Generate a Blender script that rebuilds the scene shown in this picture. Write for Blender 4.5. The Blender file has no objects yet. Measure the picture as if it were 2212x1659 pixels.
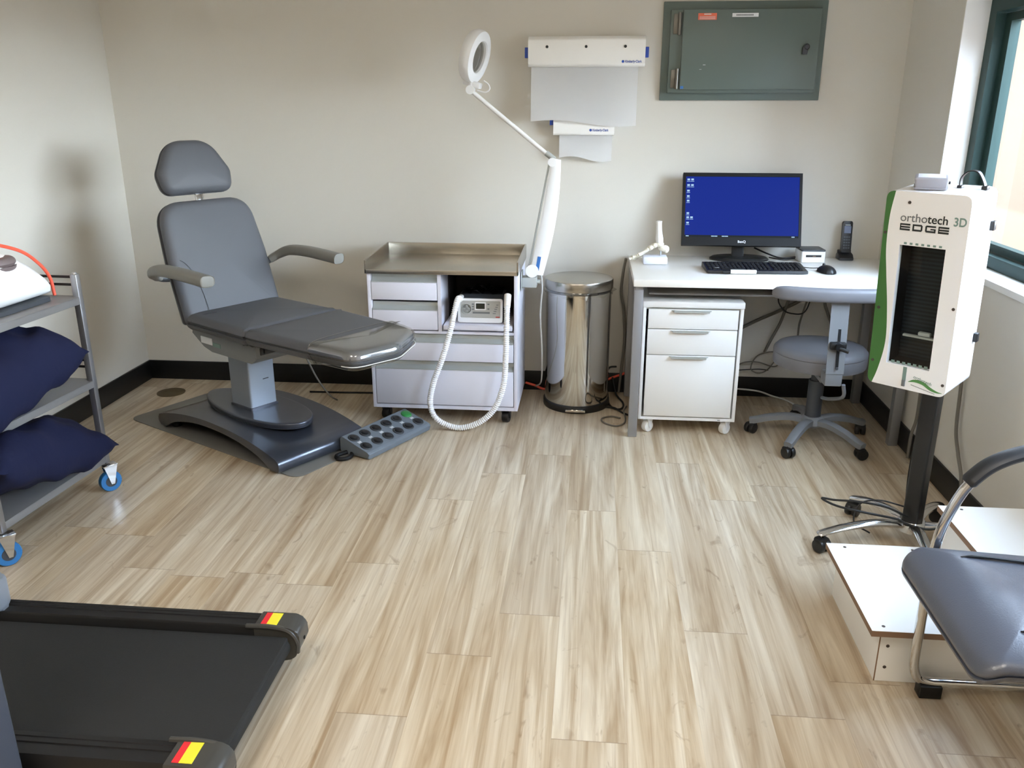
import bpy, bmesh, math, random
from mathutils import Vector, Matrix
random.seed(7)
scn = bpy.context.scene
COL = scn.collection
R = math.radians
PI = math.pi

# ------------------------------------------------------------------ materials
def lin(c):
    return tuple(((x / 255) / 12.92 if x / 255 <= 0.04045 else ((x / 255 + 0.055) / 1.055) ** 2.4) for x in c)

def mat(name, rgb, rough=0.5, metal=0.0, spec=0.5, coat=0.0, bump=0.0, bscale=200.0, mottle=0.0, mscale=6.0):
    m = bpy.data.materials.new(name)
    m.use_nodes = True
    nt = m.node_tree
    b = nt.nodes['Principled BSDF']
    col = (*lin(rgb), 1)
    b.inputs['Base Color'].default_value = col
    b.inputs['Roughness'].default_value = rough
    b.inputs['Metallic'].default_value = metal
    b.inputs['Specular IOR Level'].default_value = spec
    b.inputs['Coat Weight'].default_value = coat
    b.inputs['Coat Roughness'].default_value = 0.15
    tc = nt.nodes.new('ShaderNodeTexCoord')
    if mottle > 0:
        n = nt.nodes.new('ShaderNodeTexNoise')
        n.inputs['Scale'].default_value = mscale
        n.inputs['Detail'].default_value = 5
        mx = nt.nodes.new('ShaderNodeMix')
        mx.data_type = 'RGBA'
        mx.inputs[6].default_value = col
        mx.inputs[7].default_value = tuple(x * (1 - mottle) for x in col[:3]) + (1,)
        nt.links.new(tc.outputs['Object'], n.inputs['Vector'])
        nt.links.new(n.outputs['Fac'], mx.inputs[0])
        nt.links.new(mx.outputs[2], b.inputs['Base Color'])
    if bump > 0:
        n = nt.nodes.new('ShaderNodeTexNoise')
        n.inputs['Scale'].default_value = bscale
        n.inputs['Detail'].default_value = 3
        bp = nt.nodes.new('ShaderNodeBump')
        bp.inputs['Strength'].default_value = bump
        bp.inputs['Distance'].default_value = 0.002
        nt.links.new(tc.outputs['Object'], n.inputs['Vector'])
        nt.links.new(n.outputs['Fac'], bp.inputs['Height'])
        nt.links.new(bp.outputs['Normal'], b.inputs['Normal'])
    return m

def glassy(name, tint, trans=0.9, rough=0.03, refl=1.0):
    m = bpy.data.materials.new(name)
    m.use_nodes = True
    nt = m.node_tree
    nt.nodes.clear()
    o = nt.nodes.new('ShaderNodeOutputMaterial')
    t = nt.nodes.new('ShaderNodeBsdfTransparent')
    t.inputs['Color'].default_value = (*lin(tint), 1)
    g = nt.nodes.new('ShaderNodeBsdfGlossy')
    g.inputs['Roughness'].default_value = rough
    fr = nt.nodes.new('ShaderNodeFresnel')
    fr.inputs['IOR'].default_value = 1.45
    mth = nt.nodes.new('ShaderNodeMath')
    mth.operation = 'MULTIPLY_ADD'
    mth.inputs[1].default_value = refl
    mth.inputs[2].default_value = 1 - trans
    mx = nt.nodes.new('ShaderNodeMixShader')
    gm = nt.nodes.new('ShaderNodeNewGeometry')
    inv = nt.nodes.new('ShaderNodeMath'); inv.operation = 'SUBTRACT'; inv.inputs[0].default_value = 1.0
    ml = nt.nodes.new('ShaderNodeMath'); ml.operation = 'MULTIPLY'
    nt.links.new(gm.outputs['Backfacing'], inv.inputs[1])
    nt.links.new(fr.outputs[0], mth.inputs[0])
    nt.links.new(mth.outputs[0], ml.inputs[0])
    nt.links.new(inv.outputs[0], ml.inputs[1])
    nt.links.new(ml.outputs[0], mx.inputs[0])
    nt.links.new(t.outputs[0], mx.inputs[1])
    nt.links.new(g.outputs[0], mx.inputs[2])
    nt.links.new(mx.outputs[0], o.inputs[0])
    return m

def emis(name, rgb, strength):
    m = bpy.data.materials.new(name)
    m.use_nodes = True
    b = m.node_tree.nodes['Principled BSDF']
    b.inputs['Base Color'].default_value = (0.002, 0.002, 0.003, 1)
    b.inputs['Roughness'].default_value = 0.4
    b.inputs['Specular IOR Level'].default_value = 0.03
    b.inputs['Emission Color'].default_value = (*lin(rgb), 1)
    b.inputs['Emission Strength'].default_value = strength
    return m

def floor_material():
    m = bpy.data.materials.new('oak_vinyl_planks')
    m.use_nodes = True
    nt = m.node_tree
    N, L = nt.nodes, nt.links
    b = N['Principled BSDF']
    def math_(op, a=None, bb=None, c=None):
        n = N.new('ShaderNodeMath'); n.operation = op
        for i, v in enumerate((a, bb, c)):
            if v is None: continue
            if isinstance(v, (int, float)): n.inputs[i].default_value = v
            else: L.new(v, n.inputs[i])
        return n.outputs[0]
    geo = N.new('ShaderNodeNewGeometry')
    sep = N.new('ShaderNodeSeparateXYZ')
    L.new(geo.outputs['Position'], sep.inputs[0])
    X, Y = sep.outputs[0], sep.outputs[1]
    W_, LEN = 0.182, 1.22
    xs = math_('DIVIDE', math_('ADD', X, 20 + 0.082), W_)
    row = math_('FLOOR', xs)
    fx = math_('SUBTRACT', xs, row)
    wn = N.new('ShaderNodeTexWhiteNoise'); wn.noise_dimensions = '1D'
    L.new(row, wn.inputs['W'])
    ys = math_('ADD', math_('DIVIDE', math_('ADD', Y, 20), LEN), math_('MULTIPLY', wn.outputs['Value'], 7.3))
    pl = math_('FLOOR', ys)
    fy = math_('SUBTRACT', ys, pl)
    wn2 = N.new('ShaderNodeTexWhiteNoise'); wn2.noise_dimensions = '2D'
    cmb = N.new('ShaderNodeCombineXYZ'); L.new(row, cmb.inputs[0]); L.new(pl, cmb.inputs[1])
    L.new(cmb.outputs[0], wn2.inputs['Vector'])
    rnd = wn2.outputs['Value']
    # grain coordinates: stretched along Y, shifted per plank
    def coords(sx, sy, off):
        c = N.new('ShaderNodeCombineXYZ')
        L.new(math_('MULTIPLY', X, sx), c.inputs[0])
        L.new(math_('MULTIPLY', Y, sy), c.inputs[1])
        L.new(math_('MULTIPLY', rnd, off), c.inputs[2])
        return c.outputs[0]
    def noise(vec, scale, detail, dist, rough=0.55):
        n = N.new('ShaderNodeTexNoise')
        n.inputs['Scale'].default_value = scale
        n.inputs['Detail'].default_value = detail
        n.inputs['Distortion'].default_value = dist
        n.inputs['Roughness'].default_value = rough
        L.new(vec, n.inputs['Vector'])
        return n.outputs['Fac']
    broad = noise(coords(17, 0.85, 31), 1.0, 4, 0.9, 0.6)
    fine = noise(coords(64, 2.0, 57), 1.0, 4, 0.5)
    knots = noise(coords(10, 5.0, 83), 1.0, 3, 2.2)
    hair = noise(coords(230, 8, 11), 1.0, 2, 0.2)
    def ramp(f, stops):
        r = N.new('ShaderNodeValToRGB')
        while len(r.color_ramp.elements) < len(stops): r.color_ramp.elements.new(0.5)
        for e, (p, c) in zip(r.color_ramp.elements, stops):
            e.position = p; e.color = (*lin(c), 1)
        L.new(f, r.inputs[0])
        return r.outputs[0]
    base = ramp(broad, [(0.28, (160, 142, 121)), (0.41, (186, 171, 151)), (0.49, (200, 187, 168)), (0.57, (211, 200, 182)), (0.70, (227, 218, 202))])
    def mixc(f, a, bcol, mode='MIX'):
        mx = N.new('ShaderNodeMix'); mx.data_type = 'RGBA'; mx.blend_type = mode
        if isinstance(f, (int, float)): mx.inputs[0].default_value = f
        else: L.new(f, mx.inputs[0])
        for i, v in ((6, a), (7, bcol)):
            if isinstance(v, tuple): mx.inputs[i].default_value = (*lin(v), 1)
            else: L.new(v, mx.inputs[i])
        return mx.outputs[2]
    finef = ramp(fine, [(0.30, (255, 255, 255)), (0.50, (90, 90, 90)), (0.62, (0, 0, 0))])
    c1 = mixc(math_('MULTIPLY', finef, 0.42), base, (140, 115, 90))
    knf = ramp(knots, [(0.22, (255, 255, 255)), (0.31, (160, 160, 160)), (0.36, (0, 0, 0))])
    c2 = mixc(math_('MULTIPLY', knf, 0.6), c1, (120, 97, 76))
    c3 = mixc(math_('MULTIPLY', hair, 0.16), c2, (120, 104, 88))
    # tone per plank
    hsv = N.new('ShaderNodeHueSaturation')
    L.new(c3, hsv.inputs['Color'])
    L.new(math_('MULTIPLY_ADD', rnd, 0.07, 0.965), hsv.inputs['Value'])
    L.new(math_('MULTIPLY_ADD', wn2.outputs['Value'], 0.16, 1.18), hsv.inputs['Saturation'])
    # joints
    ex = math_('MINIMUM', fx, math_('SUBTRACT', 1.0, fx))
    ey = math_('MINIMUM', fy, math_('SUBTRACT', 1.0, fy))
    jx = math_('LESS_THAN', ex, 0.0045)
    jy = math_('LESS_THAN', ey, 0.0012)
    j = math_('MAXIMUM', math_('MULTIPLY', jx, 0.12), math_('MULTIPLY', jy, 0.5))
    c4 = mixc(j, hsv.outputs[0], (120, 100, 80))
    L.new(c4, b.inputs['Base Color'])
    L.new(math_('MULTIPLY_ADD', fine, 0.18, 0.30), b.inputs['Roughness'])
    b.inputs['Specular IOR Level'].default_value = 0.45
    bp = N.new('ShaderNodeBump'); bp.inputs['Strength'].default_value = 0.25; bp.inputs['Distance'].default_value = 0.0015
    L.new(math_('SUBTRACT', fine, math_('MULTIPLY', j, 1.5)), bp.inputs['Height'])
    L.new(bp.outputs[0], b.inputs['Normal'])
    return m

def stripes_material(name, a, bcol, axis, scale, rough=0.3):
    m = bpy.data.materials.new(name)
    m.use_nodes = True
    nt = m.node_tree
    b = nt.nodes['Principled BSDF']
    tc = nt.nodes.new('ShaderNodeTexCoord')
    w = nt.nodes.new('ShaderNodeTexWave')
    w.bands_direction = axis
    w.inputs['Scale'].default_value = scale
    r = nt.nodes.new('ShaderNodeValToRGB')
    r.color_ramp.elements[0].color = (*lin(a), 1)
    r.color_ramp.elements[1].color = (*lin(bcol), 1)
    nt.links.new(tc.outputs['Object'], w.inputs['Vector'])
    nt.links.new(w.outputs['Fac'], r.inputs[0])
    nt.links.new(r.outputs[0], b.inputs['Base Color'])
    b.inputs['Roughness'].default_value = rough
    return m

M = {}
def D(name, *a, **k): M[name] = mat(name, *a, **k)
D('wall_paint', (212, 208, 199), 0.7, spec=0.3, bump=0.12, bscale=260)
D('white_paint', (236, 235, 232), 0.5, spec=0.4)
D('ceiling_paint', (235, 232, 225), 0.8, spec=0.2)
D('black_rubber', (20, 21, 22), 0.45, spec=0.4)
D('window_green', (36, 60, 57), 0.5, spec=0.3)
D('render_peach', (80, 61, 51), 0.9, spec=0.1, mottle=0.08, mscale=0.6)
D('paving', (112, 104, 98), 0.9, spec=0.1)
M['floor'] = floor_material()
D('grey_vinyl', (86, 88, 93), 0.5, spec=0.4, bump=0.12, bscale=420)
D('arm_grey', (128, 127, 122), 0.42, spec=0.4)
D('base_metallic', (74, 78, 88), 0.28, metal=0.55, coat=0.4)
D('light_steel', (150, 158, 168), 0.4, metal=0.35)
D('carriage_grey', (124, 127, 128), 0.45)
D('mat_grey', (122, 120, 115), 0.6, spec=0.3)
D('pedal_grey', (104, 112, 120), 0.5)
D('pedal_dark', (42, 45, 48), 0.5)
D('button_green', (42, 128, 60), 0.4)
D('black_plastic', (24, 25, 27), 0.38)
D('monitor_black', (15, 16, 18), 0.5, spec=0.25)
D('black_matt', (20, 20, 21), 0.65, spec=0.3)
D('dark_grey_plastic', (62, 66, 72), 0.45)
D('white_print', (225, 228, 230), 0.6)
D('grey_print', (110, 114, 116), 0.6)
D('dark_print', (32, 38, 38), 0.6)
D('green_print', (84, 138, 78), 0.4)
D('greygreen_print', (120, 145, 138), 0.6)
D('blue_print', (48, 86, 170), 0.5)
D('cabinet_lilac', (216, 216, 227), 0.45, spec=0.4)
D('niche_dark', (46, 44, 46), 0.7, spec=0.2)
D('alu_grey', (178, 183, 181), 0.4, metal=0.25)
D('stainless', (176, 172, 164), 0.27, metal=1.0)
D('polished_steel', (205, 203, 198), 0.07, metal=1.0)
D('chrome', (215, 216, 218), 0.10, metal=1.0)
D('white_plastic', (232, 233, 234), 0.35)
D('warm_white_plastic', (238, 237, 233), 0.4)
D('drill_grey', (176, 176, 172), 0.4)
D('lcd_dark', (42, 46, 42), 0.25)
D('red_print', (190, 70, 60), 0.5)
D('paper', (240, 240, 240), 0.85, spec=0.1)
D('cap_blue', (38, 72, 160), 0.4)
D('panel_green', (98, 112, 108), 0.38, spec=0.5)
D('label_orange', (226, 110, 82), 0.5)
D('label_blue', (52, 110, 180), 0.4)
D('desk_white', (240, 238, 232), 0.25, spec=0.5)
D('melamine_white', (238, 238, 236), 0.35, spec=0.45)
D('leg_silver', (150, 151, 154), 0.42, metal=0.4)
D('tray_grey', (128, 126, 124), 0.6)
D('stool_vinyl', (112, 112, 117), 0.42, spec=0.45)
D('stool_grey', (122, 125, 130), 0.45)
D('bone', (232, 226, 208), 0.5, mottle=0.15, mscale=30)
D('bone_white', (238, 238, 236), 0.45)
D('base_block', (222, 226, 240), 0.4)
M['screen'] = emis('screen_blue', (22, 42, 132), 0.62)
M['icon'] = emis('icon_light', (150, 180, 205), 0.8)
M['taskbar'] = emis('taskbar_dark', (38, 44, 48), 0.5)
D('scanner_white', (240, 240, 240), 0.3, spec=0.5)
D('scanner_green', (62, 112, 54), 0.4)
M['scan_slats'] = stripes_material('scan_slats', (10, 12, 14), (34, 40, 46), 'Z', 26, 0.3)
D('edge_brown', (134, 106, 84), 0.7)
D('screw_dark', (70, 62, 56), 0.5)
D('black_leather', (78, 83, 96), 0.3, spec=0.9, bump=0.2, bscale=300)
D('arm_leather', (40, 42, 46), 0.42, spec=0.45)
D('trolley_shelf', (132, 130, 130), 0.45, metal=0.3)
D('trolley_post', (160, 160, 162), 0.3, metal=0.75)
D('hinge_steel', (120, 118, 112), 0.35, metal=0.7)
D('control_unlit_grey', (150, 148, 154), 0.4)  # shade of the unlit front put into this grey
D('navy_cotton', (28, 32, 58), 0.85, spec=0.15, bump=0.9, bscale=14)
D('wheel_blue', (46, 116, 176), 0.4)
D('machine_white', (240, 242, 243), 0.35)
D('machine_grey', (112, 100, 100), 0.5)
D('orange_rubber', (236, 92, 68), 0.45)
D('tread_black', (27, 27, 28), 0.5, spec=0.4)
D('tread_belt', (40, 40, 39), 0.75, spec=0.3, bump=0.5, bscale=700)
D('tread_cap', (66, 65, 62), 0.35)
D('tread_grey', (70, 74, 84), 0.45)
D('sticker_red', (226, 48, 56), 0.4)
D('sticker_yellow', (240, 226, 60), 0.4)
D('dark_red_print', (74, 26, 24), 0.5)
D('cord_grey', (112, 108, 100), 0.6)
D('cord_black', (24, 24, 24), 0.5)
D('cord_white', (205, 205, 200), 0.5)
D('drain_bronze', (92, 78, 52), 0.5, metal=0.3)
M['clear_film'] = glassy('clear_film', (248, 248, 246), 0.82, 0.12)
M['window_glass'] = glassy('window_glass', (250, 252, 252), 0.99, 0.02, 0.4)
M['lens'] = glassy('lens_glass', (196, 196, 192), 0.85, 0.05)
M['smoked_bag'] = glassy('smoked_bag', (190, 192, 192), 0.6, 0.3)

# ------------------------------------------------------------------ mesh helpers
def BM(): return bmesh.new()

def obj(name, bm, m, parent=None, world=False, sharp=38, label=None):
    if world and parent is not None:
        r = parent
        while r.parent is not None: r = r.parent
        mw = Matrix.Translation(r.location) @ r.rotation_euler.to_matrix().to_4x4()
        bmesh.ops.transform(bm, matrix=mw.inverted(), verts=bm.verts)
    bmesh.ops.recalc_face_normals(bm, faces=bm.faces)
    me = bpy.data.meshes.new(name)
    bm.to_mesh(me); bm.free()
    me.shade_smooth()
    me.set_sharp_from_angle(angle=R(sharp))
    me.materials.append(M[m] if isinstance(m, str) else m)
    o = bpy.data.objects.new(name, me)
    COL.objects.link(o)
    if parent is not None: o.parent = parent
    if label: o['label'] = label
    return o

def thing(name, label, cat, loc=(0, 0, 0), rz=0.0, group=None):
    o = bpy.data.objects.new(name, None)
    COL.objects.link(o)
    o.empty_display_size = 0.05
    o.location = loc; o.rotation_euler = (0, 0, rz)
    o['label'] = label; o['category'] = cat
    if group: o['group'] = group
    return o

def tag(o, label, cat, group=None):
    o['label'] = label; o['category'] = cat
    if group: o['group'] = group
    return o

def struct(name, bm, m, parent=None):
    o = obj(name, bm, m, parent)
    if parent is None: o['kind'] = 'structure'
    return o

def xf(bm, vs, T):
    if T is not None: bmesh.ops.transform(bm, matrix=T, verts=vs)

def box(bm, x0, x1, y0, y1, z0, z1, bev=0.0, T=None, seg=2):
    vs = [bm.verts.new((x, y, z)) for x in (x0, x1) for y in (y0, y1) for z in (z0, z1)]
    f = [(0, 1, 3, 2), (4, 6, 7, 5), (0, 4, 5, 1), (2, 3, 7, 6), (0, 2, 6, 4), (1, 5, 7, 3)]
    fs = [bm.faces.new([vs[i] for i in q]) for q in f]
    if bev > 0:
        es = list({e for q in fs for e in q.edges})
        r = bmesh.ops.bevel(bm, geom=es, offset=bev, segments=seg, affect='EDGES', profile=0.5)
        vs = list({v for v in r['verts']} | {v for v in vs if v.is_valid})
    xf(bm, vs, T)
    return vs

def ring_faces(bm, rings, close=True, cap=(True, True)):
    n = len(rings[0])
    for a, b in zip(rings, rings[1:]):
        for i in range(n if close else n - 1):
            j = (i + 1) % n
            bm.faces.new((a[i], a[j], b[j], b[i]))
    if cap[0]: bm.faces.new(rings[0][::-1])
    if cap[1]: bm.faces.new(rings[-1])

def loft(bm, rings, cap=(True, True), T=None):
    rv = [[bm.verts.new(p) for p in r] for r in rings]
    ring_faces(bm, rv, True, cap)
    xf(bm, [v for r in rv for v in r], T)

def prism(bm, pts, a, b, axis='z', bev=0.0, T=None, seg=2):
    """polygon pts in the two other axes, extruded from a to b along axis"""
    def P(u, v, w):
        return {'z': (u, v, w), 'y': (u, w, v), 'x': (w, u, v)}[axis]
    r0 = [bm.verts.new(P(u, v, a)) for u, v in pts]
    r1 = [bm.verts.new(P(u, v, b)) for u, v in pts]
    nf = len(bm.faces)
    fs = [bm.faces.new(r0[::-1]), bm.faces.new(r1)]
    n = len(pts)
    for i in range(n):
        j = (i + 1) % n
        fs.append(bm.faces.new((r0[i], r0[j], r1[j], r1[i])))
    vs = r0 + r1
    if bev > 0:
        es = list({e for q in fs[:2] for e in q.edges})
        r = bmesh.ops.bevel(bm, geom=es, offset=bev, segments=seg, affect='EDGES', profile=0.5)
        vs = list(set(r['verts']) | {v for v in vs if v.is_valid})
    xf(bm, vs, T)

def cyl(bm, p0, p1, r0, r1=None, seg=20, cap=True, T=None):
    r1 = r0 if r1 is None else r1
    p0, p1 = Vector(p0), Vector(p1)
    d = (p1 - p0).normalized()
    a = d.orthogonal().normalized(); b = d.cross(a)
    rings = [[p + (a * math.cos(2 * PI * i / seg) + b * math.sin(2 * PI * i / seg)) * r for i in range(seg)] for p, r in ((p0, r0), (p1, r1))]
    loft(bm, rings, (cap, cap), T)

def lathe(bm, prof, c=(0, 0, 0), seg=40, T=None, sx=1.0, sy=1.0, cap=(True, True)):
    c = Vector(c)
    rings = [[c + Vector((math.cos(2 * PI * i / seg) * r * sx, math.sin(2 * PI * i / seg) * r * sy, z)) for i in range(seg)] for r, z in prof]
    loft(bm, rings, cap, T)

def smooth_path(pts, n=8, closed=False):
    P = [Vector(p) for p in pts]
    out = []
    m = len(P)
    rng = range(m if closed else m - 1)
    for i in rng:
        p0 = P[(i - 1) % m] if (closed or i > 0) else P[0] * 2 - P[1]
        p1, p2 = P[i % m], P[(i + 1) % m]
        p3 = P[(i + 2) % m] if (closed or i + 2 < m) else P[-1] * 2 - P[-2]
        for k in range(n):
            t = k / n
            out.append(0.5 * ((2 * p1) + (p2 - p0) * t + (2 * p0 - 5 * p1 + 4 * p2 - p3) * t * t + (3 * p1 - p0 - 3 * p2 + p3) * t ** 3))
    if not closed: out.append(P[-1])
    return out

def sweep(bm, path, section, scale=None, closed=False, T=None, up=None):
    """section: list of (a,b); scale(i,n)->(sa,sb)"""
    n = len(path)
    tang = []
    for i in range(n):
        if closed: d = path[(i + 1) % n] - path[i - 1]
        else: d = path[min(i + 1, n - 1)] - path[max(i - 1, 0)]
        tang.append(d.normalized())
    a = Vector(up) if up is not None else tang[0].orthogonal()
    a = (a - tang[0] * a.dot(tang[0])).normalized()
    rings = []
    for i in range(n):
        t = tang[i]
        ref = Vector(up) if up is not None else a
        a2 = ref - t * ref.dot(t)
        if a2.length > 1e-4: a = a2.normalized()
        b = t.cross(a)
        s = scale(i, n) if scale else (1, 1)
        rings.append([path[i] + a * (p * s[0]) + b * (q * s[1]) for p, q in section])
    rv = [[bm.verts.new(p) for p in r] for r in rings]
    if closed:
        rv2 = rv + [rv[0]]
        ring_faces(bm, rv2, True, (False, False))
    else:
        ring_faces(bm, rv, True, (True, True))
    xf(bm, [v for r in rv for v in r], T)

def circ(r, n=10, rb=None):
    rb = r if rb is None else rb
    return [(math.cos(2 * PI * i / n) * r, math.sin(2 * PI * i / n) * rb) for i in range(n)]

def tube(bm, pts, r, seg=10, n=8, closed=False, T=None, smooth=True):
    path = smooth_path(pts, n, closed) if smooth else [Vector(p) for p in pts]
    sweep(bm, path, circ(r, seg), closed=closed, T=T)

def rpoly(pts, rad, n=6):
    """round the corners of a CCW polygon"""
    out = []
    m = len(pts)
    for i in range(m):
        r = rad[i] if isinstance(rad, (list, tuple)) else rad
        p = Vector(pts[i]); a = Vector(pts[i - 1]); b = Vector(pts[(i + 1) % m])
        da, db = (a - p), (b - p)
        la, lb = da.length, db.length
        da.normalize(); db.normalize()
        ang = da.angle(db)
        if r <= 0 or ang > PI - 1e-3:
            out.append((p.x, p.y)); continue
        t = min(r / math.tan(ang / 2), la * 0.49, lb * 0.49)
        s, e = p + da * t, p + db * t
        for k in range(n + 1):
            u = k / n
            q = s * (1 - u) ** 2 + p * 2 * u * (1 - u) + e * u * u
            out.append((q.x, q.y))
    return out

def rrect(x0, x1, y0, y1, r, n=6):
    return rpoly([(x0, y0), (x1, y0), (x1, y1), (x0, y1)], r, n)

def inset(pts, d):
    m = len(pts)
    out = []
    for i in range(m):
        a, p, b = Vector(pts[i - 1]), Vector(pts[i]), Vector(pts[(i + 1) % m])
        t = (b - a)
        if t.length < 1e-9: t = Vector((1, 0))
        t.normalize()
        nrm = Vector((-t.y, t.x))
        q = p + nrm * d
        out.append((q.x, q.y))
    return out

def pad(bm, outline, t, re=0.02, crown=0.0, T=None, k=5, bottom_re=None, bend=None):
    """upholstered or moulded pad: CCW outline in XY, thickness along Z, rounded rims, slightly crowned top"""
    rb = re if bottom_re is None else bottom_re
    rings = []
    for i in range(k + 1):
        a = PI / 2 * i / k
        rings.append([(x, y, rb * (1 - math.sin(a))) for x, y in inset(outline, rb * (1 - math.cos(a)))])
    for i in range(k + 1):
        a = PI / 2 * i / k
        rings.append([(x, y, t - re + re * math.sin(a)) for x, y in inset(outline, re * (1 - math.cos(a)))])
    last = rings[-1]
    cx = sum(p[0] for p in last) / len(last); cy = sum(p[1] for p in last) / len(last)
    for s in (0.93, 0.86, 0.78, 0.68, 0.56, 0.42, 0.26, 0.10):
        rings.append([(cx + (x - cx) * s, cy + (y - cy) * s, t + crown * (1 - s * s)) for x, y, _ in last])
    rv = [[bm.verts.new(Vector(p)) for p in r] for r in rings]
    ring_faces(bm, rv, True, (True, False))
    cv = bm.verts.new((cx, cy, t + crown))
    for i in range(len(rv[-1])): bm.faces.new((rv[-1][i], rv[-1][(i + 1) % len(rv[-1])], cv))
    vs = [v for r in rv for v in r] + [cv]
    if bend:
        for v in vs: v.co = bend(v.co)
    xf(bm, vs, T)

def plate(bm, outer, holes, a, b, axis='z', T=None):
    """flat plate with holes (outer, holes: 2-D point lists), thickness a..b along axis"""
    def P(u, v, w):
        return {'z': (u, v, w), 'y': (u, w, v), 'x': (w, u, v)}[axis]
    allv = []
    loops = []
    edges = []
    for lp in [outer] + holes:
        vs = [bm.verts.new(P(u, v, a)) for u, v in lp]
        es = [bm.edges.new((vs[i], vs[(i + 1) % len(vs)])) for i in range(len(vs))]
        loops.append(vs); edges += es; allv += vs
    r = bmesh.ops.triangle_fill(bm, edges=edges, use_beauty=True)
    fs = [g for g in r['geom'] if isinstance(g, bmesh.types.BMFace)]
    mp = {}
    for vs in loops:
        for v in vs:
            co = v.co.copy()
            i = {'z': 2, 'y': 1, 'x': 0}[axis]
            co[i] = b
            mp[v] = bm.verts.new(co); allv.append(mp[v])
    for f in fs:
        bm.faces.new([mp[v] for v in f.verts][::-1])
    for vs in loops:
        n = len(vs)
        for i in range(n):
            j = (i + 1) % n
            bm.faces.new((vs[i], vs[j], mp[vs[j]], mp[vs[i]]))
    xf(bm, allv, T)

def text(name, s, size, m, parent, T, sx=1.0, offset=0.0, extrude=0.0004, label=None):
    cu = bpy.data.curves.new(name, 'FONT')
    cu.body = s; cu.size = size; cu.extrude = extrude; cu.offset = offset
    cu.align_x = 'LEFT'
    o = bpy.data.objects.new('tmp_text', cu)
    COL.objects.link(o)
    dg = bpy.context.evaluated_depsgraph_get()
    me = bpy.data.meshes.new_from_object(o.evaluated_get(dg))
    COL.objects.unlink(o); bpy.data.objects.remove(o); bpy.data.curves.remove(cu)
    me.transform(T @ Matrix.Diagonal((sx, 1, 1, 1)))
    me.materials.clear(); me.materials.append(M[m])
    me.name = name
    ob = bpy.data.objects.new(name, me)
    COL.objects.link(ob); ob.parent = parent
    if label: ob['label'] = label
    return ob

FRONT = Matrix.Rotation(R(90), 4, 'X')     # text XY -> XZ, facing -Y
def at(x, y, z): return Matrix.Translation((x, y, z))

def copy_tree(o, parent=None):
    c = o.copy()
    COL.objects.link(c)
    c.parent = parent
    for ch in list(o.children): copy_tree(ch, c)
    return c

# ------------------------------------------------------------------ room shell
XL, XR, YB, YF, ZC = -2.44, 1.412, 4.295, -1.7, 2.62
WY0, WY1, WZ0, WZ1 = 1.15, 3.685, 0.862, 1.87
b = BM(); box(b, XL - 0.2, XR + 0.2, YF - 0.2, YB + 0.2, -0.1, 0.0); struct('floor', b, 'floor')
b = BM(); box(b, XL - 0.2, XR + 0.2, YF - 0.2, YB + 0.2, ZC, ZC + 0.12); struct('ceiling', b, 'ceiling_paint')
b = BM(); box(b, XL - 0.15, XR + 0.2, YB, YB + 0.15, 0, ZC); struct('wall_back', b, 'wall_paint')
b = BM(); box(b, XL - 0.15, XL, YF, YB, 0, ZC); struct('wall_left', b, 'wall_paint')
b = BM(); box(b, XL - 0.15, XR + 0.2, YF - 0.15, YF, 0, ZC); struct('wall_front', b, 'wall_paint')
b = BM()
plate(b, [(YF, 0), (YB, 0), (YB, ZC), (YF, ZC)], [[(WY0, WZ0), (WY1, WZ0), (WY1, WZ1), (WY0, WZ1)]], XR, XR + 0.2, 'x')
struct('wall_right', b, 'wall_paint')
for nm, bx in (('baseboard_back', (XL, XR, YB - 0.011, YB)), ('baseboard_left', (XL, XL + 0.011, YF, YB - 0.011)), ('baseboard_right', (XR - 0.011, XR, YF, YB - 0.011))):
    b = BM(); box(b, *bx, 0, 0.105, 0.002); struct(nm, b, 'black_rubber')
# white painted reveal of the window opening
b = BM()
box(b, XR - 0.004, XR + 0.10, WY1 - 0.003, WY1 + 0.004, WZ0, WZ1)
box(b, XR - 0.004, XR + 0.10, WY0, WY1, WZ1 - 0.003, WZ1 + 0.004)
box(b, XR - 0.004, XR + 0.10, WY0 - 0.004, WY0 + 0.003, WZ0, WZ1)
struct('trim_1', b, 'white_paint')
b = BM(); box(b, XR - 0.012, XR + 0.10, WY0, WY1, WZ0 - 0.018, WZ0 + 0.006, 0.002); struct('trim_2', b, 'white_paint')
# window: outer frame, inner sashes, mullion, two panes
b = BM()
fx0, fx1 = 1.500, 1.575
plate(b, [(WY0 + .003, WZ0 + .006), (WY1 - .003, WZ0 + .006), (WY1 - .003, WZ1 - .003), (WY0 + .003, WZ1 - .003)],
      [[(WY0 + .065, WZ0 + .052), (2.36, WZ0 + .052), (2.36, WZ1 - .08), (WY0 + .065, WZ1 - .08)],
       [(2.43, WZ0 + .052), (WY1 - .062, WZ0 + .052), (WY1 - .062, WZ1 - .08), (2.43, WZ1 - .08)]], fx0, fx1, 'x')
wf = struct('window_1', b, 'window_green')
for y0, y1 in ((WY0 + .07, 2.355), (2.435, WY1 - .068)):
    b = BM()
    z0, z1 = WZ0 + .058, WZ1 - .086
    plate(b, [(y0, z0), (y1, z0), (y1, z1), (y0, z1)], [[(y0 + .05, z0 + .028), (y1 - .05, z0 + .028), (y1 - .05, z1 - .03), (y0 + .05, z1 - .03)]], 1.535, 1.57, 'x')
    s = obj('window_sash', b, 'window_green', wf)
    b = BM(); box(b, 1.552, 1.556, y0 + .045, y1 - .045, z0 + .024, z1 - .026); obj('window_pane', b, 'window_glass', s)
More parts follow.
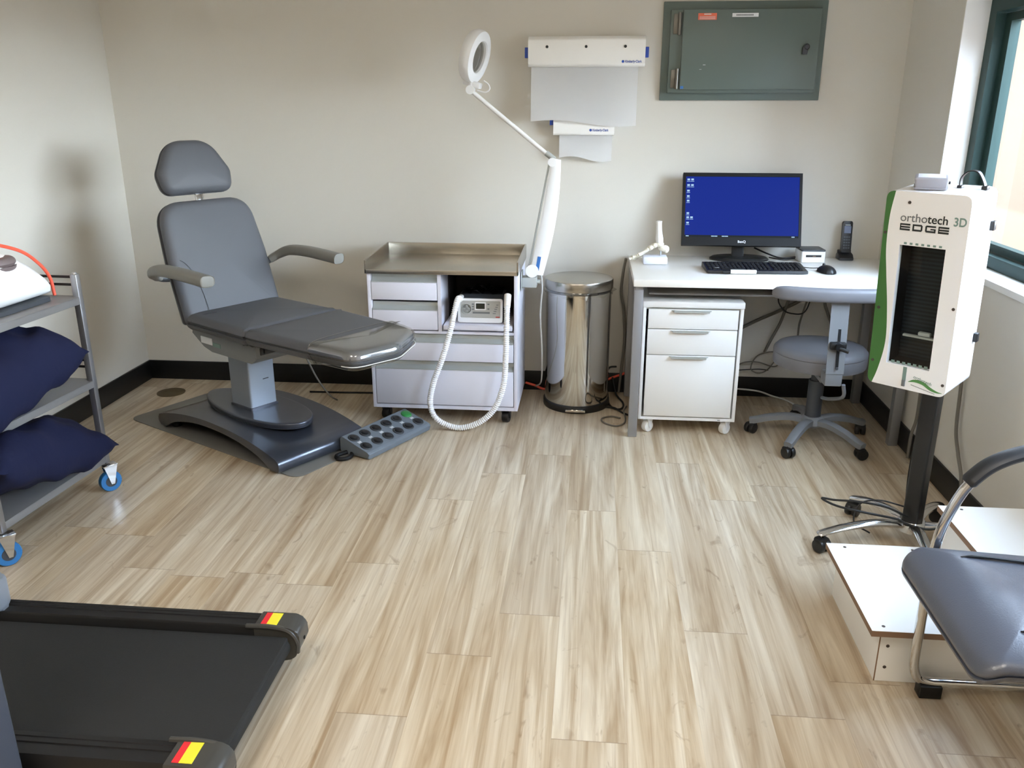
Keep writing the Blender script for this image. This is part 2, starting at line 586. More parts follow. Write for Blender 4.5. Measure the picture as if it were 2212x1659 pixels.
# outside: paved yard and rendered wall opposite; unseen block and slab added for shade
b = BM(); box(b, 1.62, 90, -70, 70, -0.5, -0.35); o = struct('ground_outside', b, 'paving')
b = BM(); box(b, 3.7, 6.5, 5.6, 16, -0.35, 3.3)
o = struct('wall_or_sky_block', b, 'render_peach')
b = BM(); box(b, 4.0, 9.5, -14, -5.3, -0.35, 4.0); struct('wall_or_sky_block', b, 'render_peach')  # unseen mass added to dim the sky on this side
b = BM(); box(b, 1.64, 3.75, 4.9, 16, 3.05, 3.2)
struct('added_shade_slab', b, 'paving')  # unseen slab added to keep skylight off the wall below

# ------------------------------------------------------------------ floor drain and mat
b = BM(); lathe(b, [(0.072, 0.0), (0.072, 0.003), (0.066, 0.005), (0.02, 0.0055), (0.0, 0.0055)][:4], seg=32)
for k in range(2): cyl(b, (0.03 * (1 if k else -1), 0, 0.005), (0.03 * (1 if k else -1), 0, 0.0065), 0.006, seg=10)
o = obj('floor_outlet_cover', b, 'drain_bronze'); o.location = (-2.206, 4.055, 0)
tag(o, 'round brown cover set in the floor near the back left corner', 'cover')

CH = Vector((-1.51, 3.52, 0)); CA = R(-33.2)
def ch_rings(): pass
b = BM(); pad(b, rpoly([(-.672, -.275), (.535, -.205), (.50, .29), (-.71, .22)], .06), .004, .0015)
o = obj('floor_mat', b, 'mat_grey'); o.location = CH; o.rotation_euler = (0, 0, CA)
tag(o, 'thin grey protective mat under the reclining treatment chair', 'mat')

# ------------------------------------------------------------------ treatment chair
ZM = 0.004
ch = thing('treatment_chair', 'grey vinyl podiatry treatment chair with headrest and armrests on a pedestal', 'treatment chair', (CH.x, CH.y, 0), CA)
prof = []
top = [(u, 0.126 - 0.052 * (abs(u) / 0.43) ** 2.2) for u in [x * 0.02 for x in range(-21, 22)]]
prof = [(-.40, .012), (-.445, .014), (-.462, .03), (-.464, .05), (-.452, .068)] + top[1:-1] + [(.44, .074), (.456, .062), (.463, .045), (.463, .025), (.455, .014), (.40, .012)]
prof = prof[::-1]
under = [(u, 0.098 - 0.070 * (abs(u) / 0.40) ** 2.3) for u in [x * 0.04 for x in range(-9, 10)]]
pts = prof + under
b = BM(); prism(b, pts, -.236, .236, 'y', 0.004)
ba = obj('base', b, 'base_metallic', ch)
for u in (-.40, .40):
    for v in (-.18, .18):
        b = BM(); cyl(b, (u, v, ZM), (u, v, .02), .022); obj('foot', b, 'black_rubber', ba)
b = BM(); pad(b, [(0.35 * math.cos(t) * (1.0), 0.160 * math.sin(t) * (0.9 + 0.1 * math.cos(t))) for t in [2 * PI * i / 56 for i in range(56)]], .030, .008, T=at(0.0, 0, .119))
obj('plateau', b, 'base_metallic', ba)
b = BM(); prism(b, rrect(-.092, .058, -.068, .070, .010, 4), .13, .45, 'z'); 
colm = obj('column', b, 'light_steel', ch)
b = BM(); prism(b, rrect(-.098, .064, -.074, .076, .012, 4), .135, .160, 'z', .004); obj('collar', b, 'base_metallic', colm)
b = BM(); box(b, .0582, .0588, .005, .035, .28, .284); obj('scratch', b, 'dark_print', colm)
for q0, q1 in (((-.091, -.04, .40), (-.105, -.04, .40)), ((-.06, -.067, .44), (-.06, -.082, .44))):
    b = BM(); cyl(b, q0, q1, .012); obj('bolt', b, 'chrome', colm)
b = BM(); prism(b, rpoly([(-.19, .545), (-.19, .50), (-.10, .445), (-.04, .43), (.25, .43), (.285, .455), (.285, .545)][::1], .015, 4)[::-1], -.17, .17, 'y', .012)
ca = obj('carriage', b, 'carriage_grey', ch)
b = BM(); box(b, -.115, -.03, -.1725, -.1695, .462, .492); obj('rating_label', b, 'white_print', ca)
b = BM(); box(b, -.025, .03, -.1725, -.1695, .458, .476); obj('rating_label', b, 'greygreen_print', ca)
b = BM(); box(b, .272, .288, -.15, -.06, .468, .500, .003); box(b, .275, .298, -.135, -.115, .475, .492, .002); obj('connector_socket', b, 'black_plastic', ca)
b = BM(); pad(b, rpoly([(-.135, -.238), (.325, -.247), (.325, .247), (-.135, .238)], [.05, .012, .012, .05]), .072, .028, .010, T=at(0, 0, .532))
se = obj('seat', b, 'grey_vinyl', ch)
b = BM(); tube(b, [(-.06, .236, .598), (-.0, -.15, .612), (-.03, -.2, .604), (-.06, -.24, .58)][1:], .0012, 6); obj('seam', b, 'dark_grey_plastic', se)
b = BM(); pad(b, rpoly([(.328, -.246), (.70, -.222), (.93, -.205), (.955, 0), (.85, .20), (.70, .226), (.328, .246)], [.012, .2, .07, .12, .12, .1, .012]), .070, .03, .006, T=at(0, 0, .536))
lr = obj('leg_rest', b, 'grey_vinyl', ch)
b = BM(); pad(b, rpoly([(.70, -.229), (.935, -.212), (.964, 0), (.856, .208), (.70, .233)], [.004, .075, .12, .12, .004]), .082, .034, .004, T=at(0, 0, .530))
tube(b, [(.700, -.225, .585), (.7, -.19, .612), (.7, 0, .617), (.7, .19, .613), (.70, .23, .60)], .002, 6)
cf = obj('clear_foot_cover', b, 'clear_film', lr)
b = BM(); tube(b, [(x, y, .5515) for x, y in inset(rpoly([(.70, -.229), (.935, -.212), (.964, 0), (.856, .208), (.70, .233)], [.004, .075, .12, .12, .004]), .0035) if x > .712], .0018, 6, smooth=False); obj('cover_seam', b, 'white_plastic', cf)
LB = at(-.075, 0, .585) @ Matrix.Rotation(R(-18), 4, 'Y') @ Matrix.Rotation(R(-90), 4, 'Z') @ Matrix.Rotation(R(90), 4, 'X')
# pad plane: local x -> -v .. , local y -> up the backrest, local z -> towards the sitter? built with the thickness pointing to the rear
LBm = at(-.075, 0, .590) @ Matrix.Rotation(R(-18), 4, 'Y') @ Matrix(((0, 0, 1, 0), (1, 0, 0, 0), (0, 1, 0, 0), (0, 0, 0, 1)))
b = BM(); pad(b, rpoly([(-.243, -.025), (.243, -.025), (.243, .25), (.222, .50), (-.222, .50), (-.243, .25)], [.02, .02, .3, .115, .115, .3], 10), .085, .034, .008, T=LBm @ at(0, 0, -.085))
bk = obj('backrest', b, 'grey_vinyl', ch)
b = BM(); tube(b, [(-.235, .26, -.012), (-.19, .235, .004), (-.155, .16, .006), (-.14, .04, .006), (-.14, -.01, .002)], .0012, 6, T=LBm); obj('seam', b, 'dark_grey_plastic', bk)
b = BM(); box(b, -.018, .018, .49, .56, -.055, -.043, .003, T=LBm); obj('headrest_post', b, 'chrome', ch)
LH = LBm @ at(0, .645, -.04) @ Matrix.Rotation(R(3), 4, 'X')
b = BM(); pad(b, rpoly([(-.165, -.115), (.165, -.115), (.178, -.02), (.10, .118), (-.10, .118), (-.178, -.02)], [.09, .09, .06, .12, .12, .06], 10), .085, .036, .006, T=LH @ at(0, 0, -.045))
obj('headrest', b, 'grey_vinyl', ch)
for s in (-1, 1):
    b = BM()
    path = smooth_path([(-.20, s * .285, .758), (-.17, s * .318, .782), (-.10, s * .332, .806), (.02, s * .334, .812), (.14, s * .332, .808), (.235, s * .330, .803), (.25, s * .330, .802)], 8)
    def sc(i, n):
        k = 0.72 + 0.28 * min(1, i / (n * 0.35))
        if i >= n - 3: k *= (0.97, 0.9, 0.72)[i - n + 3]
        return (k, k)
    sweep(b, path, [(math.copysign(abs(math.cos(t)) ** .7, math.cos(t)) * .024, math.copysign(abs(math.sin(t)) ** .7, math.sin(t)) * .031) for t in [2 * PI * i / 18 for i in range(18)]], sc, up=(0, 0, 1))
    ar = obj('armrest', b, 'arm_grey', ch)
    b = BM(); tube(b, [(-.20, s * .285, .758), (-.20, s * .26, .75), (-.19, s * .21, .745)], .016, 10); obj('armrest_bracket', b, 'dark_grey_plastic', ar)
b = BM(); tube(b, [(.27, .06, .45), (.24, .11, .40), (.12, .26, .23), (.0, .42, .08), (-.08, .53, .006)], .004, 8)
obj('chair_cable', b, 'cord_grey', ch)

# foot control
fc = thing('foot_control', 'grey foot control board with round black pedals and one green pedal', 'foot control', (-.900, 3.488, 0), R(62.5))
# local x along the long side (towards the wall), local +y = high rear edge (left in the picture)
b = BM(); prism(b, rpoly([(-.082, .006), (.075, .006), (.082, .02), (.082, .07), (.07, .082), (-.074, .038), (-.085, .030)][::1], .004, 3)[::-1], -.213, .213, 'x', .008)
fb = obj('housing', b, 'pedal_grey', fc)
sl = math.atan2(.082 - .038, .144)
FT = at(0, -.002, .0608) @ Matrix.Rotation(sl, 4, 'X')
for i in range(6):
    for r_ in (0, 1):
        x = -.178 + .0712 * i; y = (-.038, .036)[r_]
        green = (i == 5 and r_ == 1)
        b = BM(); lathe(b, [(.026, -.004), (.0265, .001), (.024, .0035), (.022, .003)], (x, y, 0), 24, T=FT)
        if green:
            lathe(b, [(.023, .0), (.0235, .005), (.018, .008), (.008, .009)], (x, y, 0), 24, T=FT)
        bt = obj('pedal_button', b, 'button_green' if green else 'pedal_dark', fb, label='green pedal button' if green else None)
        if not green:
            b = BM(); lathe(b, [(.017, .001), (.0165, .006), (.012, .0085), (.005, .0075)], (x, y, 0), 20, T=FT); obj('button_cap', b, 'black_plastic', bt)
for i in (0, 1, 2, 3, 4, 5):
    x = -.178 + .0712 * i - .012
    b = BM()
    for k in range(3): box(b, x + k * .007, x + k * .007 + .0035, -.009, .006, .0, .0006, T=FT)
    box(b, x, x + .0175, -.003, -.0005, .0, .0006, T=FT)
    obj('pedal_symbol', b, 'white_print', fb)
b = BM()
tube(b, [(-.16, .03, .02), (-.222, .050, .014), (-.262, .058, .012), (-.285, .030, .012), (-.262, .002, .012), (-.228, .005, .012), (-.205, .02, .014), (-.17, .02, .016)], .009, 8)
obj('cable', b, 'black_matt', fc)

# cords on the floor by the treatment chair
b = BM(); tube(b, [(-1.47, 4.125, .005), (-1.2, 4.135, .005), (-.95, 4.15, .005), (-.72, 4.16, .005)], .005, 8)
tag(obj('power_lead', b, 'cord_black'), 'straight black cord on the floor between treatment chair and drawer cabinet', 'cord')

# ------------------------------------------------------------------ drawer cabinet with steel tray
cb = thing('drawer_cabinet', 'pale lilac mobile treatment cabinet with drawers and steel tray top', 'cabinet', (-.675, 3.95, 0))
Y0, Y1 = 3.742, 4.165
b = BM()
box(b, -1.023, -1.006, Y0, Y1, .073, .727, .001)
box(b, -.344, -.327, Y0, Y1, .073, .727, .001)
box(b, -1.006, -.344, Y0, Y1, .073, .090)
box(b, -1.006, -.344, Y0 + .002, Y1, .444, .456)
box(b, -.696, -.680, Y0 + .001, Y1, .456, .727)
box(b, -1.006, -.344, Y1 - .012, Y1, .09, .727)
box(b, -1.006, -.696, Y0 + .03, Y1, .719, .727)
obj('carcass', b, 'cabinet_lilac', cb, world=True)
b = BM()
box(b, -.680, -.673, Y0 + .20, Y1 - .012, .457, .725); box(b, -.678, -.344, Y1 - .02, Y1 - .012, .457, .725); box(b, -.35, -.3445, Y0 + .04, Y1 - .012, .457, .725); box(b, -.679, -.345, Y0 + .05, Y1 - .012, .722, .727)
obj('niche_dark_sheets', b, 'niche_dark', cb, world=True)  # dark sheets inside the niche, set back from its front
for x0, x1, z0, z1 in ((-1.003, -.699, .602, .684), (-1.003, -.699, .462, .553), (-1.003, -.347, .313, .400), (-1.003, -.347, .095, .268)):
    b = BM(); box(b, x0, x1, Y0 - .002, Y0 + .016, z0, z1, .0015); box(b, x0 + .01, x1 - .01, Y0 + .016, Y1 - .03, z0, z1 - .01)
    d = obj('drawer', b, 'cabinet_lilac', cb, world=True)
    b = BM()
    prism(b, [(Y0 + .016, z1), (Y0 - .003, z1 + .001), (Y0 - .003, z1 + .004), (Y0 + .010, z1 + .008), (Y0 + .022, z1 + .02), (Y0 + .022, z1 + .036), (Y0 + .03, z1 + .037), (Y0 + .03, z1)], x0, x1, 'x')
    obj('drawer_grip', b, 'alu_grey', d, world=True)
b = BM(); box(b, -.672, -.352, Y0 - .006, Y1 - .05, .466, .488, .002); obj('pull_out_shelf', b, 'cabinet_lilac', cb, world=True)
b = BM()
zt = .742
box(b, -1.026, -.324, Y0 - .016, Y1 + .025, zt - .003, zt)
box(b, -1.026, -.324, Y0 - .018, Y0 - .014, zt - .016, zt + .003, .001)
prism(b, [(Y0 - .018, zt - .014), (Y1 + .025, zt - .014), (Y1 + .025, .797), (Y0 - .018, .787)], -1.027, -1.020, 'x', .001)
prism(b, [(Y0 - .018, zt - .014), (Y1 + .025, zt - .014), (Y1 + .025, .797), (Y0 - .018, .787)], -.330, -.323, 'x', .001)
box(b, -1.026, -.324, Y1 + .019, Y1 + .026, zt - .014, .797, .001)
obj('steel_tray', b, 'stainless', cb, world=True)
def caster(x, y, r, w, mwheel, mfork, parent, hd=0.0, zt=None, world=True, sub=None, sub_m=None):
    T = at(x, y, 0) @ Matrix.Rotation(hd, 4, 'Z')
    zt = zt if zt else 2 * r + .015
    b = BM()
    box(b, -r * .55, r * .75, -w * .75, w * .75, zt - .006, zt, .001, T=T)
    for s in (-1, 1):
        prism(b, [(-r * .5, zt - .004), (r * .7, zt - .004), (r * .25 + .0, r * .75), (-r * .05, r * .75)][::1], s * w * .62 - .002, s * w * .62 + .002, 'y', T=T)
    f = obj('caster', b, mfork, parent, world=world)
    b = BM(); lathe(b, [(r * .5, -w * .5), (r * .93, -w * .5), (r, -w * .35), (r, w * .35), (r * .93, w * .5), (r * .5, w * .5)], (0, 0, 0), 24, T=T @ at(0, 0, r) @ Matrix.Rotation(R(90), 4, 'X'))
    wl = obj('wheel', b, mwheel, f, world=world)
    if sub:
        b = BM(); lathe(b, [(r * .52, -w * .54), (r * .52, w * .54)], (0, 0, 0), 18, T=T @ at(0, 0, r) @ Matrix.Rotation(R(90), 4, 'X'))
        o = obj('hub', b, sub, f, world=world)
    return f
for x, y in ((-.97, 3.79), (-.385, 3.79), (-.97, 4.10), (-.385, 4.10)):
    caster(x, y, .029, .03, 'black_plastic', 'black_plastic', cb, R(75), zt=.073)

# nail drill unit on the pull-out shelf
du = thing('nail_drill_unit', 'white and grey control unit with display and looping ribbed white hose', 'drill unit', (-.505, 3.86, .488))
b = BM()
DT = at(-.505, 3.79, .492)
prism(b, rpoly([(.0, .0), (.20, .0), (.20, .115), (.06, .122), (.012, .108)], .01, 4), -.103, .103, 'x', .006, T=DT)
bd = obj('body', b, 'dark_grey_plastic', du, world=True)
FTD = DT @ at(0, .004, .056) @ Matrix.Rotation(R(-6), 4, 'X')
b = BM(); plate(b, rrect(-.104, .104, -.056, .056, .012), [rrect(-.094, .094, -.034, .046, .006)], -.012, .004, 'y', T=FTD); obj('bezel', b, 'white_plastic', bd, world=True)
b = BM(); prism(b, rrect(-.095, .095, -.035, .047, .006), -.006, .002, 'y', T=FTD); fp = obj('front_panel', b, 'drill_grey', bd, world=True)
b = BM(); prism(b, rrect(-.021, .021, .008, .034, .002), -.0085, -.005, 'y', T=FTD); obj('display', b, 'lcd_dark', bd, world=True)
b = BM(); plate(b, rrect(-.026, .026, .003, .039, .002), [rrect(-.021, .021, .008, .034, .002)], -.009, -.005, 'y', T=FTD); obj('display_surround', b, 'white_plastic', bd, world=True)
b = BM(); lathe(b, [(.024, .006), (.025, .009), (.022, .0095), (.0215, .006)], T=FTD @ at(-.064, 0, .008) @ Matrix.Rotation(R(90), 4, 'X'), seg=28)
for a in range(4): box(b, -.0035, .0035, .007, .016, .006, .009, T=FTD @ at(-.064, 0, .008) @ Matrix.Rotation(R(90), 4, 'X') @ Matrix.Rotation(a * PI / 2, 4, 'Z'))
obj('dial', b, 'alu_grey', bd, world=True)
b = BM()
for z in (.03, .018, .006): box(b, -.040, -.030, -.0075, -.005, z - .003, z + .003, T=FTD)
for z in (.03, .008): box(b, .033, .042, -.0075, -.005, z - .003, z + .003, T=FTD)
box(b, -.036, .044, -.0068, -.005, -.014, -.006, T=FTD)
for k in range(5): box(b, .058 + k * .004, .072 + k * .003, -.0072, -.005, -.014 + k * .010, -.011 + k * .010, T=FTD)
obj('panel_print', b, 'grey_print', bd, world=True)
b = BM(); box(b, .072, .090, -.0068, -.005, -.0315, -.0265, T=FTD); obj('red_mark', b, 'red_print', bd, world=True)
hp = [(-.600, 3.80, .60), (-.602, 3.74, .610), (-.612, 3.70, .560), (-.628, 3.68, .482), (-.668, 3.67, .349), (-.710, 3.665, .236), (-.730, 3.66, .137), (-.708, 3.655, .064), (-.648, 3.652, .026), (-.577, 3.65, .017), (-.489, 3.652, .052), (-.423, 3.655, .122), (-.384, 3.66, .235), (-.374, 3.665, .368), (-.372, 3.68, .499), (-.373, 3.72, .59), (-.374, 3.76, .630)]
path = smooth_path(hp, 16)
# resample evenly for ribs
acc = [0]
for p, q in zip(path, path[1:]): acc.append(acc[-1] + (q - p).length)
tot = acc[-1]; N_ = int(tot / 0.0024)
ev = []; j = 0
for i in range(N_ + 1):
    s = tot * i / N_
    while j < len(acc) - 2 and acc[j + 1] < s: j += 1
    t = (s - acc[j]) / max(acc[j + 1] - acc[j], 1e-9)
    ev.append(path[j].lerp(path[j + 1], t))
b = BM(); sweep(b, ev, circ(.0142, 12), lambda i, n: ((1, 1) if i % 4 in (1, 2) else (.78, .78)))
obj('hose', b, 'white_plastic', du, world=True)
for q0, q1, ra, rb in (((-.600, 3.83, .600), (-.600, 3.77, .604), .015, .015), ((-.374, 3.76, .630), (-.373, 3.715, .585), .017, .015)):
    b = BM(); cyl(b, q0, q1, ra, rb); obj('hose_fitting', b, 'warm_white_plastic', du, world=True)
# crumpled clear bag on top
b = BM()
n = 14
gv = {}
for i in range(n):
    for k in range(8):
        gv[i, k] = b.verts.new((-.60 + .19 * i / (n - 1), 3.83 + .14 * k / 7, .614 + .022 * (math.sin(i * 1.7 + k) * .5 + .5) * math.sin(PI * i / (n - 1)) + random.random() * .012))
for i in range(n - 1):
    for k in range(7): b.faces.new((gv[i, k], gv[i + 1, k], gv[i + 1, k + 1], gv[i, k + 1]))
tag(obj('plastic_bag', b, 'smoked_bag', sharp=60), 'crumpled see-through plastic bag on top of the drill unit in the cabinet niche', 'bag')

# ------------------------------------------------------------------ magnifier lamp clamped to the cabinet
lp = thing('magnifier_lamp', 'white ring magnifier lamp on a jointed arm clamped beside the steel tray', 'lamp', (-.30, 3.9, .64))
b = BM(); box(b, -.3225, -.318, 3.86, 3.93, .63, .72, .002); box(b, -.318, -.250, 3.865, 3.925, .645, .692, .003); cyl(b, (-.285, 3.895, .69), (-.285, 3.895, .735), .013); cyl(b, (-.25, 3.895, .668), (-.235, 3.895, .668), .010)
obj('clamp', b, 'alu_grey', lp, world=True)
b = BM()
cyl(b, (-.272, 3.868, .722), (-.272, 3.925, .722), .030)
obj('elbow_joint', b, 'white_plastic', lp, world=True)
b = BM()
p0, p1 = Vector((-.252, 3.895, .705)), Vector((-.168, 3.895, 1.225))
ax = (p1 - p0).normalized(); side = Vector((ax.z, 0, -ax.x))
rings = []
for t in [i / 12 for i in range(13)]:
    wdt = .024 + .018 * math.sin(PI * min(1, t * .62 + .12)) - .016 * t
    c = p0.lerp(p1, t) + side * (.012 * math.sin(PI * t))
    rings.append([c + side * (q * wdt) + Vector((0, r_ * .018, 0)) for q, r_ in ((-1, -.8), (-.7, -1), (.7, -1), (1, -.8), (1, .8), (.7, 1), (-.7, 1), (-1, .8))])
loft(b, rings)
la = obj('lower_arm', b, 'white_plastic', lp, world=True)
b = BM(); tube(b, [(-.287, 3.89, .735), (-.199, 3.89, 1.21)], .0045, 8, smooth=False); obj('spring_rod', b, 'alu_grey', la, world=True)
b = BM(); box(b, -.008, .008, -.0195, -.0175, .02, .085, T=at(*p0) @ Matrix.Rotation(math.atan2(ax.x, ax.z), 4, 'Y')); obj('arm_sticker', b, 'label_blue', la, world=True)
b = BM(); cyl(b, (-.186, 3.87, 1.212), (-.186, 3.92, 1.212), .019); obj('elbow_joint', b, 'white_plastic', lp, world=True)
b = BM(); tube(b, [(-.180, 3.895, 1.222), (-.546, 3.895, 1.512)], .0095, 12, smooth=False)
ua = obj('upper_arm', b, 'white_plastic', lp, world=True)
b = BM(); tube(b, [(-.176, 3.895, 1.222), (-.215, 3.895, 1.252)], .0125, 12, smooth=False); obj('arm_sleeve', b, 'alu_grey', ua, world=True)
b = BM(); cyl(b, (-.551, 3.875, 1.518), (-.551, 3.915, 1.518), .019); tube(b, [(-.551, 3.895, 1.52), (-.545, 3.895, 1.56)], .011, 10, smooth=False); obj('wrist_joint', b, 'white_plastic', lp, world=True)
nrm = Vector((.93, -.27, -.27)).normalized()
upv = Vector((0, 0, 1)); upv = (upv - nrm * upv.dot(nrm)).normalized(); rgt = upv.cross(nrm)
HT = Matrix(((rgt.x, upv.x, nrm.x, -.526), (rgt.y, upv.y, nrm.y, 3.9), (rgt.z, upv.z, nrm.z, 1.655), (0, 0, 0, 1)))
b = BM()
pr_ = [(.066, .016), (.070, .022), (.095, .024), (.108, .018), (.113, .004), (.112, -.014), (.104, -.030), (.085, -.036), (.070, -.034), (.066, -.028)]
rings = [[Vector((math.cos(2 * PI * i / 48) * r_, math.sin(2 * PI * i / 48) * r_, z)) for i in range(48)] for r_, z in pr_ + pr_[:1]]
loft(b, rings, (False, False), T=HT)
hd_ = obj('lamp_head', b, 'white_plastic', lp, world=True)
b = BM(); lathe(b, [(.068, -.004), (.068, .004)], T=HT, seg=40); obj('lens', b, 'lens', hd_, world=True)
b = BM(); box(b, -.018, .018, -.125, -.100, -.028, .055, .006, T=HT); obj('head_bracket', b, 'white_plastic', hd_, world=True)
b = BM(); tube(b, [(-.49, 3.885, 1.555), (-.47, 3.88, 1.54), (-.465, 3.88, 1.52), (-.485, 3.885, 1.508), (-.52, 3.89, 1.515)], .003, 8); obj('head_cord', b, 'white_plastic', hd_, world=True)
b = BM(); tube(b, [(-.238, 3.93, .72), (-.228, 3.95, .632), (-.236, 3.96, .496), (-.226, 3.96, .31), (-.235, 4.08, .12), (-.27, 4.2, .05)], .004, 8); obj('lamp_cord', b, 'cord_white', lp, world=True)

# ------------------------------------------------------------------ steel waste bin
bn = thing('waste_bin', 'polished round steel waste bin between the drawer cabinet and desk', 'bin', (-.056, 4.098, 0))
b = BM(); lathe(b, [(.160, .03), (.161, .04), (.161, .592), (.158, .594)], cap=(True, True), seg=56); bb = obj('body', b, 'polished_steel', bn)
b = BM(); lathe(b, [(.166, 0), (.168, .006), (.168, .032), (.164, .036), (.158, .036)], seg=56); obj('base_ring', b, 'black_plastic', bn)
b = BM(); lathe(b, [(.158, .594), (.160, .596), (.160, .604), (.158, .606)], seg=56); obj('lid_seal', b, 'black_plastic', bn)
b = BM(); lathe(b, [(.160, .606), (.167, .607), (.168, .612), (.168, .646), (.165, .652), (.150, .655), (.08, .662), (.02, .664)], seg=56); obj('lid', b, 'stainless', bn)
b = BM()
rings = []
for j, (dr, z) in enumerate(((.001, .608), (.006, .598), (.004, .588), (.0045, .578))):
    rings.append([Vector((math.cos(2 * PI * i / 56) * (.1615 + dr + (.004 * math.sin(i * 2.3 + j) if j else 0) + (.014 * max(0, math.cos(2 * PI * i / 56)) ** 8 if j == 1 else 0) + (.014 * max(0, -math.cos(2 * PI * i / 56)) ** 8 if j == 1 else 0)), math.sin(2 * PI * i / 56) * (.1615 + dr), z + .006 * math.sin(i * 1.1) * (j == 3))) for i in range(56)])
loft(b, rings, (False, False)); obj('bin_liner', b, 'clear_film', bn)
b = BM(); box(b, -.05, .05, -.185, -.155, .012, .024, .004); obj('pedal', b, 'polished_steel', bn)

# ------------------------------------------------------------------ towel dispensers on the back wall
ds = thing('paper_towel_dispenser', 'wide white wall dispenser with a long sheet of paper hanging out', 'dispenser', (-.05, 4.29, 1.62))
b = BM(); prism(b, rpoly([(4.293, 1.632), (4.293, 1.755), (4.215, 1.757), (4.185, 1.742), (4.185, 1.632), (4.20, 1.622)], .010, 4), -.320, .220, 'x', .004)
hs = obj('housing', b, 'warm_white_plastic', ds, world=True)
for x in (-.320, .220):
    b = BM(); s = -1 if x < 0 else 1; box(b, min(x, x + s * .016), max(x, x + s * .016), 4.19, 4.215, 1.662, 1.708, .002); obj('roll_cap', b, 'cap_blue', ds, world=True)
for x in (-.232, -.052, .128):
    b = BM(); cyl(b, (x, 4.186, 1.710), (x, 4.182, 1.710), .0065, seg=12); obj('screw', b, 'dark_print', hs, world=True)
text('lettering', 'Kimberly-Clark', .0155, 'blue_print', hs, at(.129 - ds.location.x, 4.1842 - ds.location.y, 1.640 - ds.location.z) @ FRONT, offset=.0003, sx=.78)
b = BM(); lathe(b, [(.0062, 0), (.0062, .0012)], T=at(.119, 4.1846, 1.645) @ Matrix.Rotation(R(90), 4, 'X'), seg=16); obj('logo', b, 'blue_print', hs, world=True)
def sheet(x0, x1, z0, z1, y, corner, n=14, slope=.03):
    b = BM(); V_ = {}
    for i in range(n + 1):
        for k in range(n + 1):
            u, v = i / n, k / n
            x = x0 + (x1 - x0) * u
            z = z1 + (z0 - z1) * v
            yy = y + slope * (u - .5) * min(1, v * 2.5) - .012 * v * v + .003 * math.sin(u * 4 + v * 3) * v
            z += v * v * (corner * (u - .5) * 2 + .010 * math.sin(u * 6.0)) 
            V_[i, k] = b.verts.new((x, yy, z))
    for i in range(n):
        for k in range(n): b.faces.new((V_[i, k], V_[i + 1, k], V_[i + 1, k + 1], V_[i, k + 1]))
    r = bmesh.ops.solidify(b, geom=list(b.faces), thickness=.0008)
    return b
obj('paper_sheet', sheet(-.306, .192, 1.372, 1.640, 4.211, -.008), 'paper', ds, world=True)
ds2 = thing('hand_towel_dispenser', 'small white wall dispenser with a short paper towel under the wide one', 'dispenser', (-.055, 4.29, 1.32))
b = BM(); prism(b, rpoly([(4.293, 1.322), (4.293, 1.445), (4.255, 1.445), (4.228, 1.38), (4.228, 1.322), (4.235, 1.316)], .008, 4), -.200, .092, 'x', .004)
hs = obj('housing', b, 'warm_white_plastic', ds2, world=True)
for x in (-.200, .092):
    b = BM(); s = -1 if x < 0 else 1; box(b, min(x, x + s * .018), max(x, x + s * .018), 4.235, 4.26, 1.362, 1.385, .002); obj('roll_cap', b, 'cap_blue', ds2, world=True)
text('lettering', 'Kimberly-Clark', .0155, 'blue_print', hs, at(-.012 - ds2.location.x, 4.2272 - ds2.location.y, 1.335 - ds2.location.z) @ FRONT, offset=.0003, sx=.78)
b = BM(); lathe(b, [(.0062, 0), (.0062, .0012)], T=at(-.021, 4.2276, 1.340) @ Matrix.Rotation(R(90), 4, 'X'), seg=16); obj('logo', b, 'blue_print', hs, world=True)
obj('paper_sheet', sheet(-.170, .083, 1.205, 1.33, 4.252, -.006), 'paper', ds2, world=True)

# ------------------------------------------------------------------ electrical panel
ep = thing('electrical_panel', 'grey green steel electrical box with hinged door on the back wall', 'electrical panel', (.67, 4.29, 1.69))
b = BM(); box(b, .300, 1.037, 4.279, 4.294, 1.475, 1.906, .003); fr = obj('flange', b, 'panel_green', ep, world=True)
b = BM(); box(b, .332, 1.003, 4.243, 4.281, 1.508, 1.868, .003); obj('box_rim', b, 'panel_green', ep, world=True)
b = BM(); box(b, .386, 1.000, 4.222, 4.240, 1.522, 1.866, .003); dr = obj('door', b, 'panel_green', ep, world=True)
for z0, z1 in ((1.76, 1.855), (1.525, 1.615)):
    b = BM(); cyl(b, (.372, 4.232, z0), (.372, 4.232, z1), .008, seg=14); box(b, .345, .372, 4.236, 4.243, z0 + .005, z1 - .005, .001); cyl(b, (.372, 4.232, (z0 + z1) / 2 - .003), (.372, 4.232, (z0 + z1) / 2 + .003), .0095, seg=14)
    obj('hinge', b, 'hinge_steel', ep, world=True)
b = BM(); lathe(b, [(.013, 0), (.013, .012), (.009, .016)], T=at(.945, 4.222, 1.705) @ Matrix.Rotation(R(90), 4, 'X'), seg=20); box(b, .927, .950, 4.210, 4.221, 1.672, 1.705, .003); obj('lock', b, 'dark_grey_plastic', dr, world=True)
b = BM(); box(b, .452, .535, 4.2205, 4.2225, 1.822, 1.850); w1 = obj('warning_label', b, 'label_orange', dr, world=True)
b = BM()
box(b, .478, .510, 4.2200, 4.2206, 1.8435, 1.8475)
for k in range(3): box(b, .458, .529, 4.2200, 4.2206, 1.8245 + k * .005, 1.8262 + k * .005)
obj('label_print', b, 'white_print', w1, world=True)
b = BM(); box(b, .604, .720, 4.2205, 4.2225, 1.833, 1.849); w2 = obj('name_label', b, 'white_print', dr, world=True)
b = BM()
for k in range(14): box(b, .622 + k * .0055, .6258 + k * .0055, 4.2200, 4.2206, 1.8375, 1.8445)
